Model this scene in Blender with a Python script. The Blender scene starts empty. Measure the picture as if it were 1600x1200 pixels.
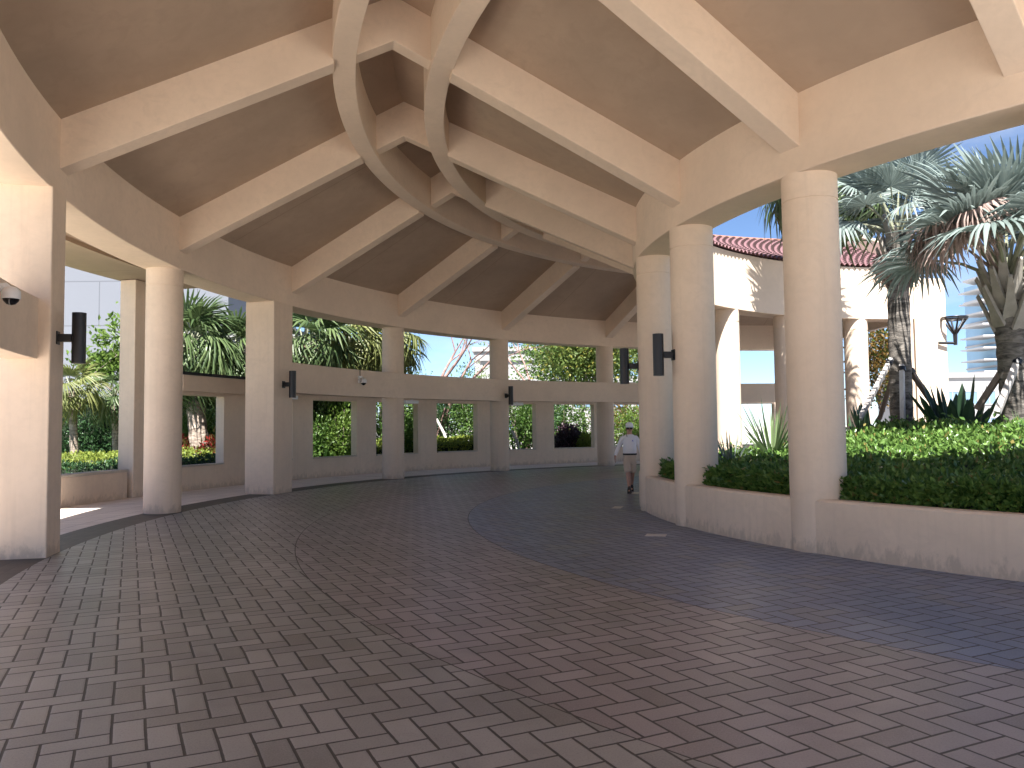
import bpy, bmesh, math, random
import numpy as np
from mathutils import Vector, Matrix, Quaternion

random.seed(7)
RNG = np.random.default_rng(11)
SC = bpy.context.scene
COL = SC.collection
PI = math.pi

# ------------------------------------------------------------------ site
CX, CY = 14.904, 17.342          # centre of the ring-shaped pavilion
T0, DT = -0.2178, math.radians(15)
RO, RI = 22.88, 11.73            # outer / inner column circles
RM = 17.306                      # ridge circle
ZF = 5.53                        # underside of the ring beams
ZC = 6.70                        # ceiling at the ring beams
SL = 0.492                       # roof slope
CAMH, F, PITCH, ROLL = 1.85, 1257.4, 0.0529, -0.011


def pol(k, R, z=0.0):            # local to the ring centre
    t = T0 + k * DT
    return (-R * math.cos(t), R * math.sin(t), z)


def wpol(k, R, z=0.0):
    p = pol(k, R, z)
    return Vector((p[0] + CX, p[1] + CY, p[2]))


def at(u, v, y):                 # sight line of a photo point followed to depth y
    a, b = u - 800, v - 600
    uu = a * math.cos(ROLL) + b * math.sin(ROLL)
    vv = -a * math.sin(ROLL) + b * math.cos(ROLL)
    c = (uu / F, 1.0, -vv / F)
    d = (c[0], math.cos(PITCH) - math.sin(PITCH) * c[2], math.sin(PITCH) + math.cos(PITCH) * c[2])
    s = y / d[1]
    return Vector((s * d[0], y, CAMH + s * d[2]))


# ------------------------------------------------------------------ materials
class NT:
    def __init__(self, name):
        self.mat = bpy.data.materials.new(name)
        self.mat.use_nodes = True
        self.t = self.mat.node_tree
        self.b = self.t.nodes['Principled BSDF']
        self.out = self.t.nodes['Material Output']

    def n(self, kind, **kw):
        nd = self.t.nodes.new(kind)
        for k, v in kw.items():
            setattr(nd, k, v)
        return nd

    def link(self, a, b):
        self.t.links.new(a, b)

    def put(self, sock, v):
        if hasattr(v, 'links') or hasattr(v, 'is_linked'):
            self.link(v, sock)
        else:
            sock.default_value = v

    def m(self, op, a, b=None, c=None):
        nd = self.n('ShaderNodeMath', operation=op)
        self.put(nd.inputs[0], a)
        if b is not None:
            self.put(nd.inputs[1], b)
        if c is not None:
            self.put(nd.inputs[2], c)
        return nd.outputs[0]

    def mix(self, f, a, b):
        nd = self.n('ShaderNodeMix', data_type='RGBA')
        self.put(nd.inputs[0], f)
        for s, v in ((nd.inputs[6], a), (nd.inputs[7], b)):
            if isinstance(v, tuple):
                s.default_value = (v[0], v[1], v[2], 1)
            else:
                self.link(v, s)
        return nd.outputs[2]

    def coord(self, which='Object'):
        return self.n('ShaderNodeTexCoord').outputs[which]

    def noise(self, vec, scale, detail=3, rough=.55, dist=0.0):
        nd = self.n('ShaderNodeTexNoise')
        self.link(vec, nd.inputs['Vector'])
        nd.inputs['Scale'].default_value = scale
        nd.inputs['Detail'].default_value = detail
        nd.inputs['Roughness'].default_value = rough
        nd.inputs['Distortion'].default_value = dist
        return nd.outputs['Fac']

    def ramp(self, f, stops):
        nd = self.n('ShaderNodeValToRGB')
        self.link(f, nd.inputs[0])
        e = nd.color_ramp.elements
        while len(e) < len(stops):
            e.new(.5)
        for el, (p, c) in zip(e, stops):
            el.position = p
            el.color = (c[0], c[1], c[2], 1) if isinstance(c, tuple) else (c, c, c, 1)
        return nd.outputs[0]

    def mapping(self, vec, scale):
        nd = self.n('ShaderNodeMapping')
        self.link(vec, nd.inputs['Vector'])
        nd.inputs['Scale'].default_value = scale
        return nd.outputs[0]

    def bump(self, h, strength, dist=0.01):
        nd = self.n('ShaderNodeBump')
        self.link(h, nd.inputs['Height'])
        nd.inputs['Strength'].default_value = strength
        nd.inputs['Distance'].default_value = dist
        self.link(nd.outputs[0], self.b.inputs['Normal'])

    def base(self, c):
        if isinstance(c, tuple):
            self.b.inputs['Base Color'].default_value = (c[0], c[1], c[2], 1)
        else:
            self.link(c, self.b.inputs['Base Color'])

    def rough(self, v):
        self.put(self.b.inputs['Roughness'], v)


def sc(c, f):
    return tuple(x * f for x in c)


def stucco(name, col, streak=.0, var=.10, bump=.25):
    n = NT(name)
    o = n.coord()
    f = n.noise(o, .55, 5, .6)
    c = n.mix(n.ramp(f, [(.3, 0.), (.72, 1.)]), sc(col, 1 - var), sc(col, 1 + var * .5))
    f2 = n.noise(o, 9, 4, .65)
    c = n.mix(n.m('MULTIPLY', n.ramp(f2, [(.45, 0.), (.75, 1.)]), .35), c, sc(col, 1 - var * 1.6))
    if streak:
        st = n.noise(n.mapping(o, (9, 9, .35)), 1.0, 4, .6)
        c = n.mix(n.m('MULTIPLY', n.ramp(st, [(.52, 0.), (.8, 1.)]), streak), c, sc(col, .55))
    n.base(c)
    n.rough(.88)
    n.b.inputs['Specular IOR Level'].default_value = .25
    sp = n.n('ShaderNodeSeparateXYZ')
    n.link(o, sp.inputs[0])
    tro = n.noise(n.mapping(o, (1.0, 1.0, 1.6)), 2.6, 5, .7, 1.2)
    c = n.mix(n.m('MULTIPLY', n.ramp(tro, [(.50, 0.), (.66, 1.)]), .45), c, sc(col, 1 - var * 1.3))
    if streak:   # scuffs and splash dirt with ragged edges near the paving
        low = n.m('SUBTRACT', 1.0, n.m('MULTIPLY', sp.outputs[2], 2.6))
        sm = n.m('ADD', n.m('MULTIPLY', low, .42), n.noise(n.mapping(o, (7, 7, 3)), 1.3, 5, .7))
        c = n.mix(n.m('MULTIPLY', n.ramp(sm, [(.72, 0.), (.90, 1.)]), .45), c, sc(col, .48))
    n.base(c)
    h = n.m('ADD', n.noise(o, 95, 3, .7), n.m('MULTIPLY', n.noise(o, 7, 4, .6, .5), 1.2))
    n.bump(h, bump, .006)
    return n.mat


def plain(name, col, rough=.6, metal=0., var=.12, scale=4., bump=0.):
    n = NT(name)
    o = n.coord()
    f = n.noise(o, scale, 4, .6)
    n.base(n.mix(f, sc(col, 1 - var), sc(col, 1 + var)))
    n.rough(rough)
    n.b.inputs['Metallic'].default_value = metal
    if bump:
        n.bump(n.noise(o, scale * 12, 3, .6), bump, .01)
    return n.mat


def leafmat(name, dark, light, trans=.35, rough=.45, scale=1.2, tint=None):
    n = NT(name)
    o = n.coord()
    g = n.n('ShaderNodeNewGeometry')
    f = n.m('ADD', n.m('MULTIPLY', g.outputs['Random Per Island'], .65), n.m('MULTIPLY', n.noise(o, scale, 3), .5))
    f = n.m('SUBTRACT', f, .1)
    c = n.mix(f, dark, light)
    if tint:
        k = n.m('GREATER_THAN', g.outputs['Random Per Island'], 1 - tint[1])
        c = n.mix(k, c, tint[0])
    n.base(c)
    n.rough(rough)
    n.b.inputs['Specular IOR Level'].default_value = .4
    tr = n.n('ShaderNodeBsdfTranslucent')
    n.link(c, tr.inputs[0])
    mx = n.n('ShaderNodeMixShader')
    mx.inputs[0].default_value = trans
    n.link(n.b.outputs[0], mx.inputs[1])
    n.link(tr.outputs[0], mx.inputs[2])
    n.link(mx.outputs[0], n.out.inputs[0])
    return n.mat


def ceiling_mat():
    n = NT('ceiling_paint')
    o = n.coord()
    sp = n.n('ShaderNodeSeparateXYZ')
    n.link(o, sp.inputs[0])
    t = n.m('ARCTAN2', sp.outputs[1], n.m('MULTIPLY', sp.outputs[0], -1))
    k = n.m('DIVIDE', n.m('SUBTRACT', t, T0), DT)
    fr = n.m('FRACT', n.m('ADD', k, 10))
    R = n.m('SQRT', n.m('ADD', n.m('MULTIPLY', sp.outputs[0], sp.outputs[0]), n.m('MULTIPLY', sp.outputs[1], sp.outputs[1])))
    d = n.m('MULTIPLY', n.m('ABSOLUTE', n.m('SUBTRACT', fr, .42)), n.m('MULTIPLY', R, DT))
    line = n.m('MULTIPLY', n.m('LESS_THAN', d, .010), n.m('MULTIPLY', n.m('GREATER_THAN', R, 17.3), n.m('GREATER_THAN', k, 1.0)))
    col = (.45, .34, .25)
    f = n.noise(o, .5, 5, .6)
    c = n.mix(n.ramp(f, [(.3, 0.), (.7, 1.)]), sc(col, .88), sc(col, 1.08))
    tr_ = n.noise(n.mapping(o, (1.2, 1.2, 3)), 2.2, 5, .65, .8)
    c = n.mix(n.m('MULTIPLY', n.ramp(tr_, [(.48, 0.), (.72, 1.)]), .5), c, sc(col, .84))
    c = n.mix(n.m('MULTIPLY', line, .6), c, sc(col, .45))
    n.base(c)
    n.rough(.9)
    n.bump(n.noise(o, 90, 3, .7), .2, .004)
    return n.mat


def paver_mat():
    W = .19
    n = NT('herringbone_pavers')
    o = n.coord()
    sp = n.n('ShaderNodeSeparateXYZ')
    n.link(o, sp.inputs[0])
    x, y = sp.outputs[0], sp.outputs[1]
    R = n.m('SQRT', n.m('ADD', n.m('MULTIPLY', x, x), n.m('MULTIPLY', y, y)))
    ca, sa = math.cos(math.radians(25.4)), math.sin(math.radians(25.4))
    # slight waviness of the laid courses
    wv = n.m('MULTIPLY', n.m('SUBTRACT', n.noise(o, .7, 2), .5), .035)
    wv2 = n.m('MULTIPLY', n.m('SUBTRACT', n.noise(n.mapping(o, (1.3, -1.1, 1)), .9, 2), .5), .035)
    p = n.m('ADD', n.m('DIVIDE', n.m('ADD', n.m('ADD', n.m('MULTIPLY', x, ca), n.m('MULTIPLY', y, sa)), wv), W), 4000.4)
    q = n.m('ADD', n.m('DIVIDE', n.m('ADD', n.m('SUBTRACT', n.m('MULTIPLY', y, ca), n.m('MULTIPLY', x, sa)), wv2), W), 4000.3)
    i, j = n.m('FLOOR', p), n.m('FLOOR', q)
    fx, fy = n.m('FRACT', p), n.m('FRACT', q)
    mm = n.m('MODULO', n.m('ADD', i, j), 4.0)
    is1 = n.m('COMPARE', mm, 1.0, .1)
    is3 = n.m('COMPARE', mm, 3.0, .1)
    vert = n.m('GREATER_THAN', mm, 1.5)
    hor = n.m('SUBTRACT', 1.0, vert)
    u = n.m('ADD', fx, is1)
    v = n.m('ADD', fy, is3)
    du = n.m('MINIMUM', u, n.m('SUBTRACT', n.m('ADD', hor, 1.0), u))
    dv = n.m('MINIMUM', v, n.m('SUBTRACT', n.m('ADD', vert, 1.0), v))
    d = n.m('MINIMUM', du, dv)
    bi, bj = n.m('SUBTRACT', i, is1), n.m('SUBTRACT', j, is3)
    cb = n.n('ShaderNodeCombineXYZ')
    n.link(bi, cb.inputs[0]); n.link(bj, cb.inputs[1]); n.link(vert, cb.inputs[2])
    wn = n.n('ShaderNodeTexWhiteNoise', noise_dimensions='3D')
    n.link(cb.outputs[0], wn.inputs['Vector'])
    rnd = wn.outputs['Value']
    sp2 = n.n('ShaderNodeSeparateColor')
    n.link(wn.outputs['Color'], sp2.inputs[0])
    r2 = sp2.outputs[1]
    # three concentric bands of differently coloured bricks
    z_in = n.m('LESS_THAN', R, 15.85)
    z_mid = n.m('LESS_THAN', R, 18.9)
    big = n.ramp(n.noise(o, .35, 3), [(.35, 0.), (.65, 1.)])
    rr = n.m('ADD', n.m('MULTIPLY', rnd, .7), n.m('MULTIPLY', big, .3))
    outer = n.mix(rr, (.165, .169, .172), (.315, .316, .316))
    mid = n.mix(rr, (.172, .152, .166), (.305, .275, .294))
    inner = n.mix(rr, (.070, .104, .205), (.125, .172, .305))
    c = n.mix(z_mid, outer, mid)
    c = n.mix(z_in, c, inner)
    odd = n.m('GREATER_THAN', r2, .90)
    c = n.mix(n.m('MULTIPLY', odd, n.m('SUBTRACT', .55, n.m('MULTIPLY', z_in, .35))), c, (.20, .20, .20))
    odd2 = n.m('LESS_THAN', r2, .10)
    c = n.mix(n.m('MULTIPLY', odd2, .45), c, (.075, .07, .07))
    gr = n.noise(o, 85, 3, .75)
    c = n.mix(n.m('MULTIPLY', n.ramp(gr, [(.52, 0.), (.66, 1.)]), .42), c, (.36, .35, .34))
    c = n.mix(n.m('MULTIPLY', n.ramp(gr, [(.34, 1.), (.46, 0.)]), .45), c, (.07, .065, .065))
    pit = n.noise(n.mapping(o, (1, 1, 1)), 55, 3, .6)
    c = n.mix(n.m('MULTIPLY', n.ramp(pit, [(.66, 0.), (.72, 1.)]), .6), c, (.03, .025, .022))
    stain = n.noise(o, 1.1, 5, .65, .6)
    c = n.mix(n.m('MULTIPLY', n.ramp(stain, [(.50, 0.), (.75, 1.)]), n.m('SUBTRACT', .36, n.m('MULTIPLY', z_in, .22))), c, (.06, .056, .055))
    jw = n.m('ADD', .034, n.m('MULTIPLY', n.noise(o, 14, 3), .028))
    # cut joint lines where two bands meet
    e1 = n.m('MULTIPLY', n.m('ABSOLUTE', n.m('SUBTRACT', R, 15.85)), 1 / W)
    e2 = n.m('MULTIPLY', n.m('ABSOLUTE', n.m('SUBTRACT', R, 18.9)), 1 / W)
    d = n.m('MINIMUM', d, n.m('ADD', n.m('MINIMUM', e1, e2), .012))
    joint = n.m('LESS_THAN', d, jw)
    c = n.mix(n.m('MULTIPLY', joint, .97), c, (.012, .009, .008))
    n.base(c)
    ro = n.m('ADD', .30, n.m('MULTIPLY', n.noise(o, 2.3, 4), .16))
    ro = n.m('ADD', ro, n.m('MULTIPLY', r2, .10))
    ro = n.m('ADD', ro, n.m('MULTIPLY', joint, .3))
    ro = n.m('SUBTRACT', ro, n.m('MULTIPLY', z_in, .02))
    n.rough(ro)
    n.b.inputs['Specular IOR Level'].default_value = .95
    h = n.m('MINIMUM', n.m('MULTIPLY', d, 9.0), 1.0)
    h = n.m('ADD', h, n.m('MULTIPLY', gr, .30))
    h = n.m('ADD', h, n.m('MULTIPLY', rnd, .25))
    n.bump(h, .65, .005)
    n.b.inputs['Coat Weight'].default_value = .22
    n.b.inputs['Coat Roughness'].default_value = .33
    return n.mat


def polar_brick_mat(name, length, width, cols, joint_col, rough, R_ref, jw=.03, spec=.5):
    """courses laid along the ring: bricks/tiles in polar coordinates"""
    n = NT(name)
    o = n.coord()
    sp = n.n('ShaderNodeSeparateXYZ')
    n.link(o, sp.inputs[0])
    x, y = sp.outputs[0], sp.outputs[1]
    R = n.m('SQRT', n.m('ADD', n.m('MULTIPLY', x, x), n.m('MULTIPLY', y, y)))
    t = n.m('ARCTAN2', y, n.m('MULTIPLY', x, -1))
    p = n.m('ADD', n.m('DIVIDE', n.m('MULTIPLY', t, R_ref), width), 900.0)
    q = n.m('DIVIDE', R, length)
    i, j = n.m('FLOOR', p), n.m('FLOOR', q)
    fx, fy = n.m('FRACT', p), n.m('FRACT', q)
    d = n.m('MINIMUM', n.m('MULTIPLY', n.m('MINIMUM', fx, n.m('SUBTRACT', 1.0, fx)), width),
            n.m('MULTIPLY', n.m('MINIMUM', fy, n.m('SUBTRACT', 1.0, fy)), length))
    cb = n.n('ShaderNodeCombineXYZ')
    n.link(i, cb.inputs[0]); n.link(j, cb.inputs[1])
    wn = n.n('ShaderNodeTexWhiteNoise', noise_dimensions='3D')
    n.link(cb.outputs[0], wn.inputs['Vector'])
    c = n.mix(wn.outputs['Value'], cols[0], cols[1])
    st = n.noise(o, 1.2, 5, .65)
    c = n.mix(n.m('MULTIPLY', n.ramp(st, [(.5, 0.), (.8, 1.)]), .25), c, sc(cols[0], .6))
    joint = n.m('LESS_THAN', d, jw)
    c = n.mix(n.m('MULTIPLY', joint, .8), c, joint_col)
    n.base(c)
    n.rough(rough)
    n.b.inputs['Specular IOR Level'].default_value = spec
    n.bump(n.m('ADD', n.m('MINIMUM', n.m('MULTIPLY', d, 30.), 1.0), n.m('MULTIPLY', n.noise(o, 120, 2), .2)), .5, .005)
    return n.mat


def panel_mat(name, col, w, h, line):
    n = NT(name)
    o = n.coord()
    br = n.n('ShaderNodeTexBrick')
    mp = n.n('ShaderNodeMapping')
    n.link(o, mp.inputs[0])
    mp.inputs['Rotation'].default_value = (PI / 2, 0, 0)
    n.link(mp.outputs[0], br.inputs['Vector'])
    br.offset = .5
    br.inputs['Scale'].default_value = 1
    br.inputs['Brick Width'].default_value = w
    br.inputs['Row Height'].default_value = h
    br.inputs['Mortar Size'].default_value = .035
    br.inputs['Color1'].default_value = (*col, 1)
    br.inputs['Color2'].default_value = (*sc(col, .95), 1)
    br.inputs['Mortar'].default_value = (*line, 1)
    f = n.noise(o, .5, 5, .6)
    n.base(n.mix(n.m('MULTIPLY', f, .3), br.outputs['Color'], sc(col, .75)))
    n.rough(.85)
    return n.mat


def trunk_mat(name, a, b, ring=7.0):
    n = NT(name)
    o = n.coord()
    st = n.noise(n.mapping(o, (3, 3, ring)), 1.0, 4, .65, .6)
    n.base(n.mix(n.ramp(st, [(.38, 0.), (.62, 1.)]), a, b))
    n.rough(.9)
    n.bump(n.noise(n.mapping(o, (6, 6, ring * 2)), 1.5, 4, .7), .9, .03)
    return n.mat


WALLC = (.77, .625, .49)
M = {}
M['paint'] = stucco('beige_stucco', WALLC)
M['paint_wall'] = stucco('beige_stucco_streaked', WALLC, streak=.22)
M['trim'] = stucco('stone_cap', (.62, .54, .45), var=.2, bump=.4)
M['ceil'] = ceiling_mat()
M['paver'] = paver_mat()
M['border'] = polar_brick_mat('soldier_course_pavers', .19, .1, ((.040, .033, .030), (.070, .056, .050)), (.02, .016, .014), .5, 22.8, .007)
M['walk'] = polar_brick_mat('walkway_tiles', .62, .42, ((.70, .60, .53), (.80, .70, .62)), (.25, .19, .16), .55, 24.5, .008)
M['tile'] = plain('clay_tile', (.19, .098, .106), .7, 0, .5, 7, .3)
M['row_shade'] = plain('tile_row_shade', (.045, .022, .022), .95, 0, .3, 6)
M['clay_rough'] = plain('clay_ridge', (.30, .14, .09), .8, 0, .4, 5, .5)
M['black'] = plain('black_metal', (.016, .016, .018), .38, .3, .2)
M['white_plastic'] = plain('white_plastic', (.75, .75, .74), .4, 0, .04)
M['lens'] = plain('camera_lens', (.01, .01, .012), .1, 0, .1)
M['soil'] = plain('planting_soil', (.055, .038, .026), .95, 0, .4, 3, .8)
M['lawn'] = plain('lawn_ground', (.055, .085, .028), .95, 0, .35, 1.5, .8)
M['ground'] = plain('pale_ground', (.46, .44, .41), .9, 0, .15, 2, .4)
M['bounce_ground'] = plain('bounce_pale', (.74, .68, .60), .8, 0, .08, 1.5, .2)
M['light_patch'] = plain('light_patch_pale', (.62, .58, .54), .5, 0, .08, 8)
M['concrete'] = panel_mat('grey_panel_concrete', (.155, .165, .19), 6.4, 2.9, (.09, .095, .11))
M['white_bldg'] = plain('white_render', (.30, .295, .295), .8, 0, .05, .3)
M['pale_bldg'] = plain('pale_render', (.34, .32, .30), .8, 0, .06, .3)
M['glass_blue'] = plain('blue_glass', (.05, .30, .42), .08, 0, .2, .6)
M['glass_grey'] = plain('grey_glass', (.16, .24, .33), .06, 0, .25, .5)
M['slab'] = plain('balcony_slab', (.50, .49, .49), .7, 0, .05, .5)
M['rail'] = plain('railing_glass', (.35, .52, .66), .1, 0, .1, .5)
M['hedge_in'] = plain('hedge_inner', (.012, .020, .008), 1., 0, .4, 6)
M['hedge'] = leafmat('clusia_leaf', (.040, .105, .022), (.21, .34, .08), .30, .27, .9, ((.26, .22, .07), .025))
M['hedge_dark'] = leafmat('ficus_leaf', (.018, .055, .020), (.070, .14, .050), .25, .4, .9)
M['lime'] = leafmat('lime_leaf', (.13, .20, .03), (.34, .38, .07), .4, .5, .9)
M['green'] = leafmat('shrub_leaf', (.034, .090, .020), (.16, .26, .060), .4, .4, .9)
M['bright'] = leafmat('bright_leaf', (.06, .13, .02), (.20, .29, .06), .45, .45, .9)
M['gold'] = leafmat('golden_leaf', (.07, .13, .03), (.22, .27, .07), .45, .5, .7, ((.36, .33, .07), .10))
M['rust'] = leafmat('rusty_leaf', (.13, .09, .025), (.33, .19, .05), .4, .5, .8, ((.07, .11, .025), .3))
M['purple'] = leafmat('purple_leaf', (.030, .018, .026), (.105, .055, .075), .25, .35, 1.2)
M['croton'] = leafmat('croton_leaf', (.05, .035, .012), (.14, .11, .02), .3, .4, 1.2, ((.22, .025, .02), .35))
M['silver'] = leafmat('silver_palm_leaf', (.10, .135, .122), (.30, .36, .335), .22, .42, .8)
M['sabal'] = leafmat('fan_palm_leaf', (.045, .085, .030), (.155, .21, .085), .30, .42, .9)
M['sabal_y'] = leafmat('yellowing_palm_leaf', (.10, .13, .035), (.27, .28, .10), .35, .45, .9)
M['spike'] = leafmat('spiky_leaf', (.06, .11, .045), (.20, .26, .12), .25, .4, 1.0)
M['paddle'] = leafmat('paddle_leaf', (.020, .050, .026), (.060, .11, .055), .25, .3, 1.0)
M['dead'] = leafmat('dead_frond', (.22, .15, .125), (.58, .45, .40), .3, .7, 1.5)
M['petiole'] = plain('palm_petiole', (.24, .25, .17), .6, 0, .25)
M['boot'] = plain('palm_boot', (.30, .275, .24), .85, 0, .4, 6, .6)
M['trunk_grey'] = trunk_mat('grey_palm_trunk', (.045, .040, .035), (.23, .205, .18), 9)
M['trunk_pale'] = trunk_mat('pale_palm_trunk', (.15, .115, .09), (.47, .38, .31), 8)
M['trunk_brown'] = trunk_mat('shaggy_palm_trunk', (.10, .06, .045), (.34, .23, .18), 6)
M['bark'] = trunk_mat('tree_bark', (.12, .09, .075), (.36, .29, .25), 2)
M['bark_red'] = trunk_mat('reddish_bark', (.13, .075, .065), (.33, .21, .18), 2)
M['timber'] = trunk_mat('stake_timber', (.10, .075, .06), (.22, .17, .14), .6)
M['timber_w'] = trunk_mat('weathered_timber', (.36, .33, .31), (.62, .59, .56), .6)
M['skin'] = plain('skin', (.52, .30, .225), .5, 0, .08)
M['shirt'] = plain('white_shirt', (.80, .80, .84), .85, 0, .03, 6, .2)
M['shorts'] = plain('khaki_shorts', (.60, .48, .38), .9, 0, .06, 8, .2)
M['cap'] = plain('white_cap', (.80, .80, .82), .8, 0, .02)
M['shoe'] = plain('black_shoe', (.012, .012, .02), .5, 0, .1)
M['sole'] = plain('white_sole', (.75, .75, .75), .6, 0, .05)
M['belt'] = plain('dark_belt', (.025, .020, .022), .5, 0, .1)
M['emblem'] = plain('blue_emblem', (.16, .22, .62), .8, 0, .1)
M['hair'] = plain('grey_hair', (.20, .17, .15), .8, 0, .2)


# ------------------------------------------------------------------ builders
class MB:
    def __init__(self):
        self.v, self.f, self.mi = [], [], []

    def add(self, verts, faces, mi=0):
        b = len(self.v)
        self.v.extend([tuple(p) for p in verts])
        self.f.extend([tuple(i + b for i in q) for q in faces])
        self.mi.extend([mi] * len(faces))
        return self

    def box(self, lo, hi, mi=0, M4=None):
        x0, y0, z0 = lo
        x1, y1, z1 = hi
        vs = [(x0, y0, z0), (x1, y0, z0), (x1, y1, z0), (x0, y1, z0), (x0, y0, z1), (x1, y0, z1), (x1, y1, z1), (x0, y1, z1)]
        if M4 is not None:
            vs = [M4 @ Vector(p) for p in vs]
        return self.add(vs, [(3, 2, 1, 0), (4, 5, 6, 7), (0, 1, 5, 4), (1, 2, 6, 5), (2, 3, 7, 6), (3, 0, 4, 7)], mi)

    def arc(self, prof, k0, k1, n, mi=0, cap=True):
        """sweep closed (R,z) profile along the ring"""
        m = len(prof)
        vs, fs = [], []
        for s in range(n + 1):
            k = k0 + (k1 - k0) * s / n
            vs += [pol(k, R, z) for R, z in prof]
        for s in range(n):
            for i in range(m):
                a, b = s * m + i, s * m + (i + 1) % m
                fs.append((a, b, b + m, a + m))
        if cap:
            fs.append(tuple(range(m))[::-1])
            fs.append(tuple(n * m + i for i in range(m)))
        return self.add(vs, fs, mi)

    def rprism(self, prof, k, w, mi=0, dk=0.0):
        """(R,z) polygon at angle k, extruded tangentially by w"""
        t = T0 + k * DT
        rad = Vector((-math.cos(t), math.sin(t), 0))
        tan = Vector((math.sin(t), math.cos(t), 0))
        m = len(prof)
        vs = []
        for s in (-.5, .5):
            vs += [rad * R + tan * (w * s + dk) + Vector((0, 0, z)) for R, z in prof]
        fs = [tuple(range(m))[::-1], tuple(range(m, 2 * m))]
        for i in range(m):
            j = (i + 1) % m
            fs.append((i, j, j + m, i + m))
        return self.add(vs, fs, mi)

    def lathe(self, prof, n=40, c=(0, 0, 0), mi=0, cap=True):
        m = len(prof)
        vs = []
        for s in range(n):
            a = 2 * PI * s / n
            vs += [(c[0] + r * math.cos(a), c[1] + r * math.sin(a), c[2] + z) for r, z in prof]
        fs = []
        for s in range(n):
            e = (s + 1) % n
            for i in range(m - 1):
                fs.append((s * m + i, e * m + i, e * m + i + 1, s * m + i + 1))
        if cap:
            fs.append(tuple(s * m for s in range(n))[::-1])
            fs.append(tuple(s * m + m - 1 for s in range(n)))
        return self.add(vs, fs, mi)

    def tube(self, pts, rads, n=8, mi=0, cap=True):
        pts = [Vector(p) for p in pts]
        vs, fs = [], []
        up = None
        for i, p in enumerate(pts):
            d = (pts[min(i + 1, len(pts) - 1)] - pts[max(i - 1, 0)])
            d = d.normalized() if d.length > 1e-9 else Vector((0, 0, 1))
            if up is None:
                up = d.orthogonal().normalized()
            up = (up - d * up.dot(d))
            up = up.normalized() if up.length > 1e-6 else d.orthogonal().normalized()
            sd = d.cross(up)
            for s in range(n):
                a = 2 * PI * s / n
                vs.append(p + (up * math.cos(a) + sd * math.sin(a)) * rads[i])
        for i in range(len(pts) - 1):
            for s in range(n):
                e = (s + 1) % n
                fs.append((i * n + s, i * n + e, (i + 1) * n + e, (i + 1) * n + s))
        if cap:
            fs.append(tuple(range(n))[::-1])
            fs.append(tuple((len(pts) - 1) * n + s for s in range(n)))
        return self.add(vs, fs, mi)

    def build(self, name, mats, parent=None, smooth=None, bevel=0, loc=None, fix=True):
        me = bpy.data.meshes.new(name)
        me.from_pydata([tuple(p) for p in self.v], [], self.f)
        mats = mats if isinstance(mats, (list, tuple)) else [mats]
        for m_ in mats:
            me.materials.append(m_)
        if len(mats) > 1:
            me.polygons.foreach_set('material_index', self.mi)
        if fix:
            bm = bmesh.new()
            bm.from_mesh(me)
            bmesh.ops.recalc_face_normals(bm, faces=bm.faces)
            bm.to_mesh(me)
            bm.free()
        if smooth is not None:
            me.polygons.foreach_set('use_smooth', [True] * len(me.polygons))
            me.set_sharp_from_angle(angle=math.radians(smooth))
        me.update()
        o = bpy.data.objects.new(name, me)
        COL.objects.link(o)
        if parent is not None:
            o.parent = parent
        if loc is not None:
            o.location = loc
        if bevel:
            b = o.modifiers.new('bevel', 'BEVEL')
            b.width = bevel
            b.segments = 2
            b.limit_method = 'ANGLE'
            b.angle_limit = math.radians(50)
        return o


def tag(o, label, cat, group=None):
    o['label'] = label
    o['category'] = cat
    if group:
        o['group'] = group
    return o


def thing(name, label, cat, loc=(0, 0, 0), rz=0, group=None):
    o = bpy.data.objects.new(name, None)
    o.empty_display_size = .3
    COL.objects.link(o)
    o.location = loc
    o.rotation_euler = (0, 0, rz)
    return tag(o, label, cat, group)


def struct(o):
    o['kind'] = 'structure'
    return o


def dup(root, loc, rz, label, group=None):
    r = root.copy()
    COL.objects.link(r)
    r.location = loc
    r.rotation_euler = (0, 0, rz)
    r['label'] = label
    if group:
        r['group'] = group
    for ch in list(root.children):
        c = ch.copy()
        COL.objects.link(c)
        c.parent = r
        for g in list(ch.children):
            d = g.copy()
            COL.objects.link(d)
            d.parent = c
    return r


# ------------------------------------------------------------------ leaf clouds
def unit(a):
    return a / np.maximum(np.linalg.norm(a, axis=1, keepdims=True), 1e-9)


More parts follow.
